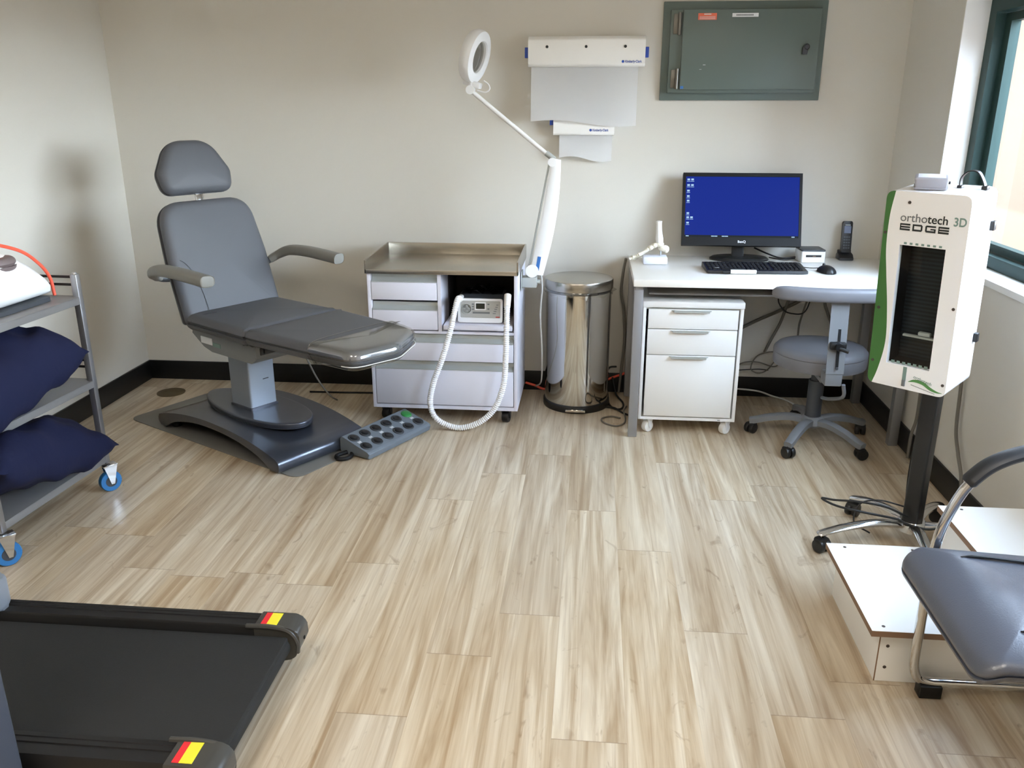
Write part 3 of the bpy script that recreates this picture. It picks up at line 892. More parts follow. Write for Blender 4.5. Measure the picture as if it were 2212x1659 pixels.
obj('label_print', b, 'grey_print', w2, world=True)
b = BM(); box(b, .389, .404, 4.2205, 4.2225, 1.526, 1.538); obj('blue_sticker', b, 'label_blue', dr, world=True)
b = BM(); box(b, .487, .499, 4.2212, 4.2222, 1.629, 1.631); box(b, .472, .482, 4.2212, 4.2222, 1.610, 1.6112); obj('scratch', b, 'white_print', dr, world=True)

# ------------------------------------------------------------------ desk
dk = thing('desk', 'white topped office desk with silver steel legs in the right corner', 'desk', (.80, 3.95, 0))
b = BM(); box(b, .186, 1.396, 3.625, 4.262, .708, .740, .003); obj('desktop', b, 'desk_white', dk, world=True)
for x in (.192, 1.352):
    for y in (3.668, 4.235):
        b = BM(); box(b, x, x + .040, y - .02, y + .02, 0.001, .690, .002); box(b, x + .004, x + .036, y - .016, y + .016, .690, .708); obj('leg', b, 'leg_silver', dk, world=True)
b = BM()
for y in (3.86, 4.235): box(b, .225, 1.36, y - .012, y + .012, .672, .707, .002)
for x in (.200, 1.360): box(b, x, x + .024, 3.688, 4.215, .650, .690, .002)
obj('rail', b, 'leg_silver', dk, world=True)
b = BM(); box(b, .26, 1.30, 3.72, 4.20, .655, .664, .002); obj('cable_tray', b, 'tray_grey', dk, world=True)

# pedestal
pd = thing('drawer_pedestal', 'white three drawer pedestal on clear casters under the desk', 'drawer unit', (.458, 3.95, 0))
PY0, PY1 = 3.702, 4.20
b = BM()
box(b, .238, .252, PY0, PY1, .070, .603, .001); box(b, .664, .678, PY0, PY1, .070, .603, .001)
box(b, .252, .664, PY0 + .001, PY1, .070, .084); box(b, .252, .664, PY1 - .012, PY1, .084, .603); box(b, .252, .664, PY0 + .02, PY1, .590, .603)
obj('carcass', b, 'melamine_white', pd, world=True)
b = BM(); box(b, .236, .680, PY0 - .006, PY1, .603, .630, .002); obj('top', b, 'melamine_white', pd, world=True)
for z0, z1 in ((.506, .594), (.386, .502), (.090, .382)):
    b = BM(); box(b, .262, .656, PY0 - .003, PY0 + .014, z0, z1, .001); box(b, .27, .648, PY0 + .014, PY1 - .02, z0 + .004, z1 - .008)
    d = obj('drawer', b, 'melamine_white', pd, world=True)
    b = BM(); prism(b, [(.362, PY0 - .002), (.372, PY0 - .017), (.528, PY0 - .017), (.538, PY0 - .002)], z1 - .006, z1 - .003, 'z'); box(b, .372, .528, PY0 - .018, PY0 - .015, z1 - .011, z1 - .003)
    obj('handle', b, 'alu_grey', d, world=True)
b = BM(); box(b, .60, .612, PY0 - .0005, PY0 + .001, .075, .078); obj('maker_mark', b, 'grey_print', pd, world=True)
for x, y in ((.285, 3.735), (.640, 3.735), (.285, 4.16), (.640, 4.16)):
    caster(x, y, .027, .026, 'warm_white_plastic', 'white_plastic', pd, R(40), zt=.070)

# ------------------------------------------------------------------ stool
st = thing('swivel_stool', 'grey round swivel stool with small back pad in front of the desk', 'stool', (1.02, 3.69, 0), R(0))
b = BM(); lathe(b, [(.01, .36), (.17, .362), (.196, .368), (.198, .376), (.198, .415), (.196, .419), (.199, .423), (.198, .432), (.185, .446), (.15, .453), (.05, .456), (.005, .456)], seg=56)
obj('seat', b, 'stool_vinyl', st)
b = BM(); cyl(b, (0, 0, .10), (0, 0, .29), .034); cyl(b, (0, 0, .29), (0, 0, .362), .025); lathe(b, [(.040, .10), (.036, .12), (.034, .125)]); box(b, -.09, .09, -.06, .06, .345, .362, .004)
co = obj('column', b, 'dark_grey_plastic', st)
b = BM(); lathe(b, [(.035, .07), (.052, .085), (.052, .105), (.042, .12), (.036, .122)], seg=30)
hb = obj('hub', b, 'stool_grey', st)
for k, a in enumerate((164, 236, 308, 20, 92)):
    T = Matrix.Rotation(R(a), 4, 'Z')
    b = BM()
    path = smooth_path([(.035, 0, .098), (.10, 0, .102), (.18, 0, .088), (.245, 0, .066), (.272, 0, .060)], 6)
    sweep(b, path, [(-.012, -.022), (.010, -.022), (.016, -.012), (.016, .012), (.010, .022), (-.012, .022)], lambda i, n: (1, 1 - .25 * i / n), up=(0, 0, 1), T=T)
    lg = obj('leg', b, 'stool_grey', st)
    b = BM(); CT = T @ at(.262, 0, 0) @ Matrix.Rotation(R(60), 4, 'Z')
    box(b, -.018, .020, -.022, .022, .030, .052, .008, T=CT); cyl(b, (0, 0, .05), (0, 0, .066), .009, T=CT)
    for s in (-1, 1): lathe(b, [(.012, -.009), (.023, -.009), (.025, -.005), (.025, .005), (.023, .009), (.012, .009)], T=CT @ at(.004, s * .013, .026) @ Matrix.Rotation(R(90), 4, 'X'), seg=20)
    obj('caster', b, 'black_plastic', lg)
# back pad on its strut, at the side nearest the camera
b = BM()
prism(b, [(-.265, .40), (-.260, .40), (-.226, .70), (-.231, .70)], -.036 + .005, .036 + .005, 'x', T=at(-.01, 0, 0) @ Matrix.Shear('XZ', 4, (0, 0)))
strut = obj('strut', b, 'stool_grey', st)
b = BM(); prism(b, [(-.2665, .43), (-.2660, .43), (-.2385, .62), (-.2390, .62)][::1], -.006, .006, 'x'); obj('slot', b, 'black_matt', strut)
b = BM(); box(b, -.036, .028, -.275, -.245, .505, .535, .006); cyl(b, (-.004, -.25, .52), (-.004, -.29, .52), .016); cyl(b, (-.004, -.285, .515), (.03, -.298, .505), .008); obj('knob', b, 'black_plastic', strut)
b = BM(); cyl(b, (0, -.262, .425), (0, -.270, .425), .006); obj('bolt', b, 'dark_grey_plastic', strut)
b = BM(); box(b, -.04, .03, -.262, -.19, .345, .40, .006); box(b, -.04, .03, -.20, -.03, .338, .358, .004); obj('strut_bracket', b, 'stool_grey', st)
b = BM()
path = smooth_path([(-.275, -.205, .728), (-.20, -.232, .728), (-.10, -.248, .727), (0, -.252, .726), (.10, -.248, .726), (.20, -.232, .726), (.275, -.205, .726)], 6)
def bsc(i, n):
    e = min(i, n - 1 - i) / 5
    k = min(1, .35 + .65 * math.sqrt(max(0, 1 - (1 - min(1, e)) ** 2)))
    return (k, k)
sweep(b, path, [(math.copysign(abs(math.cos(t)) ** .6, math.cos(t)) * .028, math.copysign(abs(math.sin(t)) ** .6, math.sin(t)) * .024) for t in [2 * PI * i / 20 for i in range(20)]], bsc, up=(0, 0, 1))
obj('backrest', b, 'stool_vinyl', st)
b = BM(); tube(b, [(.05, .02, .345), (.12, .06, .335), (.17, .09, .33)], .006, 8); box(b, .15, .21, .07, .11, .325, .336, .003); obj('height_lever', b, 'black_plastic', st)
b = BM(); tube(b, [(.05, -.22, .34), (.06, -.2, .28), (.035, -.1, .235), (.02, -.04, .22)], .008, 8); obj('tilt_lever', b, 'stool_grey', st)

# ------------------------------------------------------------------ things on the desk
ZD = .741
mn = thing('monitor', 'black computer monitor with a plain blue screen on the desk', 'monitor', (.71, 4.17, ZD))
MT = at(.708, 4.10, .818) @ Matrix.Rotation(R(-19), 4, 'X')
hw, hh = .279, .348
b = BM(); plate(b, [(-hw, 0), (hw, 0), (hw, hh), (-hw, hh)], [[(-hw + .013, .040), (hw - .013, .040), (hw - .013, hh - .018), (-hw + .013, hh - .018)]], 0, .012, 'y', T=MT)
box(b, -hw, hw, .012, .03, 0, hh, .002, T=MT); box(b, -.16, .16, .03, .055, .05, .26, .012, T=MT)
bz = obj('casing', b, 'monitor_black', mn, world=True)
b = BM(); box(b, -hw + .012, hw - .012, .004, .010, .050, hh - .017, T=MT); sc_ = obj('screen', b, 'screen', mn, world=True)
b = BM(); box(b, -hw + .012, hw - .012, .004, .010, .040, .050, T=MT); tb = obj('taskbar', b, 'taskbar', sc_, world=True)
b = BM()
for x, z in ((0, .312), (.018, .312), (0, .285), (.018, .285), (0, .258), (0, .232), (0, .210), (0, .150), (0, .130), (.018, .130), (0, .104)):
    box(b, -hw + .020 + x, -hw + .032 + x, .0032, .0042, z, z + .008, T=MT)
    box(b, -hw + .018 + x, -hw + .034 + x, .0034, .0042, z - .006, z - .004, T=MT)
for x in (-.26, -.14, -.125, -.09, -.075, .235): box(b, x, x + .014, .0032, .0042, .043, .047, T=MT)
obj('icons', b, 'icon', sc_, world=True)
text('lettering', 'BenQ', .016, 'white_print', bz, at(-mn.location.x, -mn.location.y, -mn.location.z) @ MT @ at(-.016, -.0004, .014) @ FRONT, offset=.0004)
b = BM(); prism(b, rrect(.678, .735, 4.155, 4.185, .008, 3), ZD + .012, ZD + .13, 'z'); obj('stand_neck', b, 'black_plastic', mn, world=True)
b = BM(); lathe(b, [(.140, 0), (.142, .006), (.13, .014), (.05, .018), (.01, .018)], (.715, 4.170, ZD), 48, sy=.62); obj('stand_base', b, 'black_plastic', mn, world=True)

kb = thing('keyboard', 'black computer keyboard lying in front of the monitor', 'keyboard', (.735, 3.875, ZD), R(2.6))
b = BM(); prism(b, [(-.080, .002), (.080, .002), (.080, .026), (.06, .027), (-.078, .014)][::-1], -.222, .222, 'x', .003); kc = obj('case', b, 'black_plastic', kb)
b = BM()
KT = at(0, 0, .0145) @ Matrix.Rotation(math.atan2(.013, .138), 4, 'X')
for r_ in range(6):
    y = -.060 + r_ * .0195 + (.004 if r_ == 5 else 0) 
    x = -.212
    k = 0
    while x < .205:
        w = .0175
        if r_ == 0 and k == 3: w = .11
        if abs(x + w / 2 - .075) < .007 or abs(x + w / 2 - .148) < .005: x += .008; k += 1; continue
        if x + w > .214: break
        box(b, x, x + w - .003, y, y + .0155, .004, .0105, .0015, T=KT, seg=1); x += w + .0012; k += 1
obj('keys', b, 'black_matt', kc)
b = BM(); box(b, -.185, -.165, -.045, -.042, .0110, .0114, T=KT); obj('lettering', b, 'white_print', kc)

mk = thing('marker_pen', 'white marker with black cap end lying along the front of the keyboard', 'pen', (.655, 3.785, ZD))
b = BM(); cyl(b, (.618, 3.784, ZD + .011), (.730, 3.786, ZD + .011), .0095, seg=16); obj('barrel', b, 'white_plastic', mk, world=True)
b = BM(); cyl(b, (.585, 3.783, ZD + .009), (.619, 3.784, ZD + .010), .008, seg=16); obj('cap', b, 'black_plastic', mk, world=True)

ms = thing('mouse', 'black computer mouse on the desk right of the keyboard', 'mouse', (1.052, 3.86, ZD), R(18))
b = BM()
rings = []
for i in range(9):
    t = i / 8
    y = -.052 + .104 * t
    w = .031 * math.sqrt(max(0.02, 1 - (2 * t - 1) ** 4))
    h = .034 * math.sin(PI * (.12 + .72 * (1 - t))) ** .8 * (0.35 if i in (0, 8) else 1)
    rings.append([(math.cos(a) * w, y, max(0, math.sin(a)) * h + .001) for a in [PI * k / 12 for k in range(13)]])
loft(b, [[Vector(p) for p in r_] for r_ in rings]); mb_ = obj('shell', b, 'black_plastic', ms)
b = BM(); cyl(b, (-.003, .025, .030), (.003, .025, .030), .008); obj('scroll_wheel', b, 'dark_grey_plastic', mb_)
b = BM(); tube(b, [(0, .05, .012), (-.02, .10, .004), (-.06, .16, .004), (-.09, .24, .004), (-.12, .30, .004)], .002, 6); obj('cable', b, 'cord_black', ms)

pc = thing('mini_computer', 'small white box computer with dark top right of the monitor', 'computer', (1.05, 4.17, ZD), R(3))
b = BM(); prism(b, rrect(-.056, .056, -.058, .058, .008, 4), .0, .052, 'z', .002); pb = obj('case', b, 'white_plastic', pc)
b = BM(); prism(b, rrect(-.056, .056, -.058, .058, .008, 4), .0525, .060, 'z', .002); obj('lid', b, 'dark_grey_plastic', pc)
b = BM(); box(b, -.036, .036, -.0595, -.0575, .026, .036); fpn = obj('front_slot', b, 'black_plastic', pb)
b = BM(); box(b, -.004, .010, -.0602, -.0594, .029, .032); obj('indicator', b, 'edge_brown', fpn)
b = BM(); tube(b, [(.80, 4.255, .785), (.86, 4.225, .762), (.92, 4.18, .748), (.985, 4.18, .755)], .004, 8); tube(b, [(.868, 4.215, .7455), (.92, 4.16, .7455), (.985, 4.19, .7455)], .003, 8)
tag(obj('monitor_cable', b, 'cord_black'), 'black cables running from monitor to the small white computer', 'cable')

cr = thing('charging_cradle', 'black charging cradle of the cordless phone at the wall end of the desk', 'cradle', (1.226, 4.215, ZD))
b = BM(); prism(b, [(-.034, .001), (.036, .001), (.036, .022), (.018, .034), (-.016, .028), (-.034, .012)][::-1], -.034, .034, 'x', .004); box(b, -.032, .032, .012, .03, .03, .045, .004); obj('cradle_body', b, 'black_plastic', cr)
hn = thing('cordless_handset', 'black cordless phone handset standing in its charging cradle', 'phone', (1.226, 4.215, ZD + .034))
HN = at(0, .0, 0) @ Matrix.Rotation(R(-8), 4, 'X')
b = BM(); prism(b, rrect(-.023, .023, 0, .150, .010, 4), -.011, .011, 'y', .003, T=HN); hb2 = obj('handset_body', b, 'black_plastic', hn)
b = BM(); prism(b, rrect(-.016, .016, .092, .126, .002, 2), -.0122, -.0105, 'y', T=HN); obj('display', b, 'label_blue', hb2)
M['phone_lcd'] = mat('phone_lcd', (88, 102, 130), .25); hb2.children[-1].data.materials[0] = M['phone_lcd']
b = BM()
for r_ in range(5):
    for k in range(3): box(b, -.015 + k * .011, -.007 + k * .011, -.0125, -.0105, .018 + r_ * .013, .0255 + r_ * .013, T=HN)
obj('keypad', b, 'dark_grey_plastic', hb2)
b = BM(); box(b, -.012, .012, -.0122, -.0105, .130, .132, T=HN); obj('trim_line', b, 'alu_grey', hb2)

# foot skeleton model
fs = thing('foot_skeleton_model', 'white model of human foot bones on a pale block base', 'anatomical model', (.300, 4.02, ZD))
b = BM(); box(b, .244, .357, 3.985, 4.065, ZD, ZD + .036, .006); obj('base', b, 'base_block', fs, world=True)
b = BM(); cyl(b, (.326, 4.028, ZD + .03), (.326, 4.028, .835), .004); obj('stand_rod', b, 'alu_grey', fs, world=True)
def blob(bm, c, rx, ry, rz, T=None, n=12):
    rings = []
    for i in range(1, n // 2 + 2):
        a = PI * i / (n // 2 + 2)
        rings.append([Vector((c[0] + math.cos(t) * rx * math.sin(a), c[1] + math.sin(t) * ry * math.sin(a), c[2] + rz * math.cos(a))) for t in [2 * PI * k / n for k in range(n)]])
    loft(bm, rings, T=T)
def bone(bm, p0, p1, r):
    p0, p1 = Vector(p0), Vector(p1)
    path = [p0.lerp(p1, t) for t in (0, .08, .2, .5, .8, .92, 1)]
    sc_ = (.6, 1.25, 1.0, .72, .95, 1.2, .6)
    sweep(bm, path, circ(r, 10), lambda i, n: (sc_[i], sc_[i]))
b = BM()
for k, (off, rr) in enumerate(((-.006, .0155), (.014, .008))):
    path = [Vector((.318 + .002 * k, 4.024 + off, .842)), Vector((.316, 4.024 + off, .86)), Vector((.313, 4.024 + off, .89)), Vector((.311, 4.024 + off, .925)), Vector((.310, 4.024 + off, .940))]
    ss = (1.1, 1.15, .9, .85, .95)
    sweep(b, path, circ(rr, 14), lambda i, n: (ss[i], ss[i]))
obj('leg_bone', b, 'bone_white', fs, world=True)
b = BM(); blob(b, (.318, 4.025, .832), .022, .018, .014); obj('talus', b, 'bone', fs, world=True)
b = BM(); blob(b, (.340, 4.03, .812), .026, .015, .016); blob(b, (.352, 4.03, .806), .014, .014, .016); obj('heel_bone', b, 'bone', fs, world=True)
b = BM()
for c in ((.296, 4.012, .828), (.290, 4.03, .822), (.278, 4.008, .818), (.276, 4.024, .815), (.274, 4.038, .81)): blob(b, c, .013, .011, .012)
obj('midfoot_bones', b, 'bone', fs, world=True)
b = BM()
for k in range(5):
    yo = 4.0 + k * .0135
    a = Vector((.268, 4.008 + k * .009, .812 - k * .003)); m_ = Vector((.219 + k * .004, yo, .783 - k * .003)); e = Vector((.195 + k * .006, yo, .772 - k * .003)); tip = Vector((.179 + k * .007, yo, .764 - k * .003))
    r_ = .0075 if k == 0 else .0052
    bone(b, a, m_, r_); bone(b, m_, e, r_ * .9); bone(b, e, tip, r_ * .85)
obj('toe_bones', b, 'bone', fs, world=True)

# ------------------------------------------------------------------ cables round the desk
def cord(name, pts, r, m, label, cat='cable', n=8):
    b = BM(); tube(b, pts, r, 8, n); return tag(obj(name, b, m), label, cat)
cord('cable_loop', [(.69, 4.25, .12), (.784, 4.26, .184), (.865, 4.262, .196), (.955, 4.265, .172), (.990, 4.265, .207), (.955, 4.266, .25), (.87, 4.266, .23), (.84, 4.266, .16), (.88, 4.266, .135), (.93, 4.266, .16), (.99, 4.27, .26)], .0035, 'cord_grey', 'grey cable looped low on the wall behind the stool')
cord('cable_loop', [(.70, 4.262, .14), (.80, 4.264, .15), (.88, 4.268, .155), (.93, 4.270, .15)], .003, 'cord_black', 'thin black cable low on the wall between pedestal and stool')
cord('hanging_cable', [(.98, 4.21, .65), (.935, 4.225, .545), (.965, 4.225, .482), (1.013, 4.23, .462), (1.066, 4.23, .468), (1.09, 4.228, .53), (1.10, 4.22, .65)], .0035, 'cord_black', 'black cable drooping in a loop below the desktop')
cord('hanging_cable', [(1.00, 4.23, .65), (.992, 4.24, .55), (.965, 4.25, .42), (.93, 4.255, .33), (.90, 4.26, .25)], .0075, 'cord_grey', 'grey cable slanting down the wall left of the stool')
cord('hanging_cable', [(1.16, 4.22, .65), (1.164, 4.24, .53), (1.19, 4.25, .46), (1.215, 4.255, .40), (1.22, 4.26, .30)], .0075, 'cord_grey', 'grey cable hanging down the wall right of the stool strut')
cord('hanging_cable', [(1.10, 4.22, .64), (1.06, 4.235, .45), (1.055, 4.25, .38), (1.06, 4.26, .28)], .005, 'cord_grey', 'thin grey cable hanging behind the stool seat')
cord('cable_bundle', [(.69, 4.282, .34), (.76, 4.282, .362), (.86, 4.282, .415), (.98, 4.282, .475), (1.08, 4.280, .54), (1.12, 4.275, .64)], .009, 'cord_grey', 'thick grey cable bundle rising from pedestal to the desk underside')
cord('cable_bundle', [(.172, 4.20, .73), (.163, 4.23, .66), (.158, 4.25, .55), (.175, 4.255, .45), (.185, 4.26, .30), (.176, 4.262, .15), (.165, 4.25, .012)], .007, 'cord_grey', 'grey cable hanging down at the left back leg of the desk')
cord('power_lead', [(.69, 4.255, .05), (.79, 4.262, .046), (.89, 4.262, .036), (.96, 4.25, .016), (1.01, 4.235, .007), (1.05, 4.16, .007), (1.07, 4.05, .007)], .0045, 'cord_white', 'white lead along the baseboard under the desk')
cord('floor_cable', [(.15, 4.262, .15), (.11, 4.262, .14), (.098, 4.25, .08), (.108, 4.15, .010), (.118, 4.05, .007), (.15, 4.0, .007), (.178, 4.02, .007), (.183, 4.10, .007), (.15, 4.20, .02), (.13, 4.26, .09)], .005, 'cord_black', 'black cable coiled on the floor between bin and desk leg')
cord('floor_cable', [(.10, 4.03, .006), (.14, 4.0, .0125), (.18, 3.95, .006), (.23, 3.90, .006)], .005, 'cord_black', 'black cable running past the desk leg on the floor')
cord('floor_cable', [(.165, 3.88, .005), (.12, 3.90, .005), (.075, 3.865, .005), (.085, 3.81, .005), (.135, 3.772, .005), (.175, 3.80, .005), (.188, 3.86, .005), (.183, 3.95, .017), (.20, 4.05, .006)], .004, 'cord_grey', 'thin loose cable loop on the floor in front of bin')
cord('extension_lead', [(-.33, 4.268, .045), (-.28, 4.270, .03), (-.223, 4.270, .010), (-.1, 4.274, .008), (.02, 4.272, .03), (.119, 4.272, .080), (.18, 4.272, .105), (.20, 4.270, .115)], .0065, 'orange_rubber', 'orange extension lead along the baseboard behind the bin')
cord('wall_cable', [(1.395, 3.17, .66), (1.395, 3.14, .45), (1.396, 3.12, .29), (1.396, 3.07, .21), (1.392, 3.0, .135), (1.37, 2.93, .03)], .007, 'cord_grey', 'grey cable hanging down the right wall behind the scanner stand')
cord('wall_cable', [(1.398, 3.52, .70), (1.398, 3.51, .40), (1.398, 3.50, .20), (1.385, 3.495, .12), (1.382, 3.49, .012)], .007, 'cord_grey', 'grey cable down the right wall beside the desk leg')

# ------------------------------------------------------------------ foot scanner on its stand
sn = thing('foot_scanner', 'tall white and green foot scanner box on a black pole with castors', 'scanner', (1.13, 2.73, 0), R(-41.3))
b = BM(); prism(b, rrect(-.027, .027, -.027, .027, .008, 4), .075, 1.10, 'z'); obj('pole', b, 'black_plastic', sn)
b = BM(); lathe(b, [(.03, .055), (.046, .062), (.048, .09), (.04, .10)], seg=28); obj('hub', b, 'chrome', sn)
b = BM(); box(b, -.06, .06, -.045, -.02, .75, 1.05, .006); obj('mounting_plate', b, 'dark_grey_plastic', sn)
for a, r_ in ((193, .325), (265, .25), (335, .235), (49, .25), (121, .25)):
    T = Matrix.Rotation(R(a + 41.3), 4, 'Z')
    b = BM()
    path = smooth_path([(.03, 0, .082), (r_ * .4, 0, .094), (r_ * .75, 0, .086), (r_, 0, .070), (r_ + .012, 0, .064)], 7)
    sweep(b, path, circ(.013, 14, .022), lambda i, n: (1 - .35 * i / n, 1 - .3 * i / n), up=(0, 0, 1), T=T)
    lg = obj('leg', b, 'chrome', sn)
    b = BM(); CT = T @ at(r_, 0, 0) @ Matrix.Rotation(R(110), 4, 'Z')
    box(b, -.018, .020, -.022, .022, .030, .054, .008, T=CT); cyl(b, (0, 0, .05), (0, 0, .066), .008, T=CT)
    for s in (-1, 1): lathe(b, [(.012, -.009), (.023, -.009), (.025, -.005), (.025, .005), (.023, .009), (.012, .009)], T=CT @ at(.004, s * .013, .026) @ Matrix.Rotation(R(90), 4, 'X'), seg=20)
    obj('caster', b, 'black_plastic', lg)
BT = at(0, -.24, .70) @ Matrix.Rotation(R(4), 4, 'X')
X0, X1, Z0, Z1 = -.123, .113, -.074, .522
b = BM()
oc = rrect(X0, X1, Z0, Z1, .024, 6)
plate(b, oc, [[(-.070, -.0), (.060, -.0), (.060, .368), (-.070, .368)]], .006, .02, 'y', T=BT)
ins = inset(oc, .0)
rv = [[b.verts.new((x, y, z)) for x, z in oc] for y in (.0195, .190)]
ring_faces(b, rv, True, (False, True)); xf(b, [v for r_ in rv for v in r_], BT)
bx = obj('case', b, 'scanner_white', sn)
gx = [(-.098, .522), (-.108, .45), (-.109, .36), (-.100, .28), (-.088, .19), (-.080, .10), (-.082, .04), (-.095, -.03), (-.108, -.074)]
gpath = smooth_path([(x, 0, z) for x, z in gx], 6)
b = BM()
win = [(-.070, -.0), (.060, -.0), (.060, .368), (-.070, .368)]
lo = [(p.x, p.z) for p in gpath]
left = [q for q in oc if q[0] < -.098 + .0]
tl = [q for q in oc if q[0] < lo[0][0] - .001 and q[1] > .3]; bl = [q for q in oc if q[0] < lo[-1][0] - .001 and q[1] < 0]
right_poly = lo[::-1] + [lo[0]]
rp = [q for q in oc if q[0] > -.05]
# white front panel right of the green sweep (CCW): bottom of sweep -> bottom right -> top right -> top of sweep -> down the sweep
order = sorted([q for q in rp if q[1] < .2], key=lambda q: math.atan2(q[1] - .224, q[0])) + sorted([q for q in rp if q[1] >= .2], key=lambda q: math.atan2(q[1] - .224, q[0]))
poly = [lo[-1]] + order + [lo[0]] + lo[1:-1]
plate(b, poly, [win], 0, .006, 'y', T=BT)
obj('front_panel', b, 'scanner_white', bx)
b = BM()
tlq = sorted(tl, key=lambda q: q[0], reverse=True); blq = sorted(bl, key=lambda q: q[0])
poly2 = [lo[0]] + sorted(tl, key=lambda q: math.atan2(q[1] - .224, q[0]) % (2 * PI)) + sorted(bl, key=lambda q: math.atan2(q[1] - .224, q[0]) % (2 * PI)) + [lo[-1]] + lo[1:-1][::-1]
plate(b, poly2, [], 0, .006, 'y', T=BT)
obj('green_sweep', b, 'scanner_green', bx)
# dark window well with slatted back and clear pane
b = BM()
for q in ((-.074, -.070, .02, .09, -.0, .368), (.060, .064, .02, .09, -.0, .368), (-.074, .064, .02, .09, -.004, 0), (-.074, .064, .02, .09, .368, .372)): box(b, *q, T=BT)
wl = obj('window_well', b, 'black_matt', bx)
b = BM(); box(b, -.074, .064, .086, .09, -.0, .368, T=BT); obj('slats', b, 'scan_slats', bx)
b = BM(); box(b, -.05, .06, .05, .062, .078, .084, T=BT); box(b, -.006, .030, .05, .065, .086, .098, .003, T=BT); obj('carriage_bar', b, 'alu_grey', bx)
b = BM(); box(b, -.070, .060, .0085, .0105, -.0, .368, T=BT); obj('pane', b, 'window_glass', bx)
b = BM()
for k in range(7): box(b, -.058 + k * .0165, -.050 + k * .0165, -.0006, .0004, .371, .377, T=BT)
obj('tick_marks', b, 'greygreen_print', bx)
b = BM()
for k in range(7): box(b, -.058 + k * .0165, -.048 + k * .0165, .0075, .0082, .002, .010, T=BT)
obj('tick_marks', b, 'greygreen_print', bx)
b = BM(); box(b, -.016, -.005, -.0008, .0004, -.048, -.002, T=BT); obj('slider_track', b, 'greygreen_print', bx)
b = BM(); box(b, -.0155, -.0055, -.004, .0004, -.064, -.044, .001, T=BT); obj('slider', b, 'grey_print', bx)
text('lettering', 'ortho', .034, 'grey_print', bx, BT @ at(-.077, -.0005, .4375) @ FRONT, sx=.98, offset=.0001)
text('lettering', 'tech', .034, 'dark_print', bx, BT @ at(.0005, -.0005, .4375) @ FRONT, sx=.96, offset=.0004)
text('lettering', '3D', .034, 'greygreen_print', bx, BT @ at(.071, -.0005, .4365) @ FRONT, sx=.84, offset=.0006)
b = BM()
def lt(x, segs):
    for x0, x1, z0, z1 in segs: box(b, x + x0, x + x1, -.0009, .0004, .4115 + z0 * 1.06 - .0004, .4115 + z1 * 1.06 + .0004, T=BT)
W2 = .029
lt(-.075, [(0, .0028, .003, .016), (0, W2, 0, .0042), (0, W2, .0072, .0108), (0, W2, .0142, .018)])
lt(-.039, [(0, W2 - .003, 0, .0042), (0, W2 - .003, .0142, .018), (0, .0045, .003, .016), (W2 - .0055, W2 - .001, .0025, .0155)])
lt(-.003, [(.002, W2, 0, .0042), (.002, W2, .0142, .018), (0, .0045, .002, .016), (W2 - .0045, W2, .003, .010), (W2 * .5, W2, .0072, .0100)])
lt(.033, [(0, .0028, .003, .016), (0, W2, 0, .0042), (0, W2, .0072, .0108), (0, W2, .0142, .018)])
obj('large_lettering', b, 'dark_print', bx)
b = BM(); cp = [(.003, -.046), (.02, -.036), (.045, -.036), (.07, -.050), (.09, -.058), (.104, -.060)]
cb_ = [(.104, -.061), (.088, -.063), (.068, -.059), (.045, -.047), (.022, -.044), (.003, -.047)]
prism(b, [(p.x, p.y) for p in smooth_path([(x, z, 0) for x, z in cb_], 5)] + [(p.x, p.y) for p in smooth_path([(x, z, 0) for x, z in cp], 5)], -.0008, .0004, 'y', T=BT)
obj('swoosh_logo', b, 'green_print', bx)
text('lettering', 'orthotech', .014, 'greygreen_print', bx, BT @ at(.016, -.0005, -.031) @ FRONT @ Matrix.Rotation(R(-14), 4, 'Z'), offset=.0)
b = BM()
for k in range(24): box(b, .012 + k * .0030, .0142 + k * .0030, -.0006, .0004, -.0555 - k * .00055, -.0535 - k * .00055, T=BT)
obj('fine_print', b, 'grey_print', bx)
for x, z in ((-.055, .492), (-.116, .40), (-.111, .17), (-.112, 0.0), (.103, .20), (.103, -.035)):
    b = BM(); cyl(b, (x, .001, z), (x, -.002, z), .0045, seg=12, T=BT); obj('screw', b, 'screw_dark', bx)
for z in (.40, .06):
    b = BM(); box(b, X1 - .002, X1 + .012, .165, .185, z, z + .028, .003, T=BT); obj('latch', b, 'black_plastic', bx)
b = BM()
path = smooth_path([(.03, .13, .522), (.032, .13, .552), (.05, .13, .570), (.075, .13, .568), (.093, .13, .540), (.098, .13, .522)], 8)
sweep(b, path, [(-.009, -.0015), (.009, -.0015), (.009, .0015), (-.009, .0015)], up=(0, 1, 0), T=BT)
box(b, .09, .106, .118, .142, .520, .532, .002, T=BT); box(b, .024, .038, .118, .142, .520, .530, .002, T=BT)
obj('carry_strap', b, 'black_plastic', bx)
# stand cables
b = BM()
tube(b, [(.0, -.04, .12), (-.06, -.09, .155), (-.14, -.13, .16), (-.21, -.155, .150), (-.25, -.17, .148), (-.20, -.165, .136), (-.12, -.13, .128), (-.03, -.06, .11), (.0, -.05, .10), (.06, -.03, .095), (.10, .02, .10)], .004, 8)
tube(b, [(.0, .04, .115), (-.05, -.0, .135), (-.11, -.03, .142), (-.16, -.06, .12), (-.16, -.09, .06), (-.1, -.09, .04)], .003, 8)
tube(b, [(-.03, .03, .62), (-.045, .04, .40), (-.05, .04, .25), (-.04, .03, .12)], .003, 8)
obj('stand_cable', b, 'cord_black', sn)
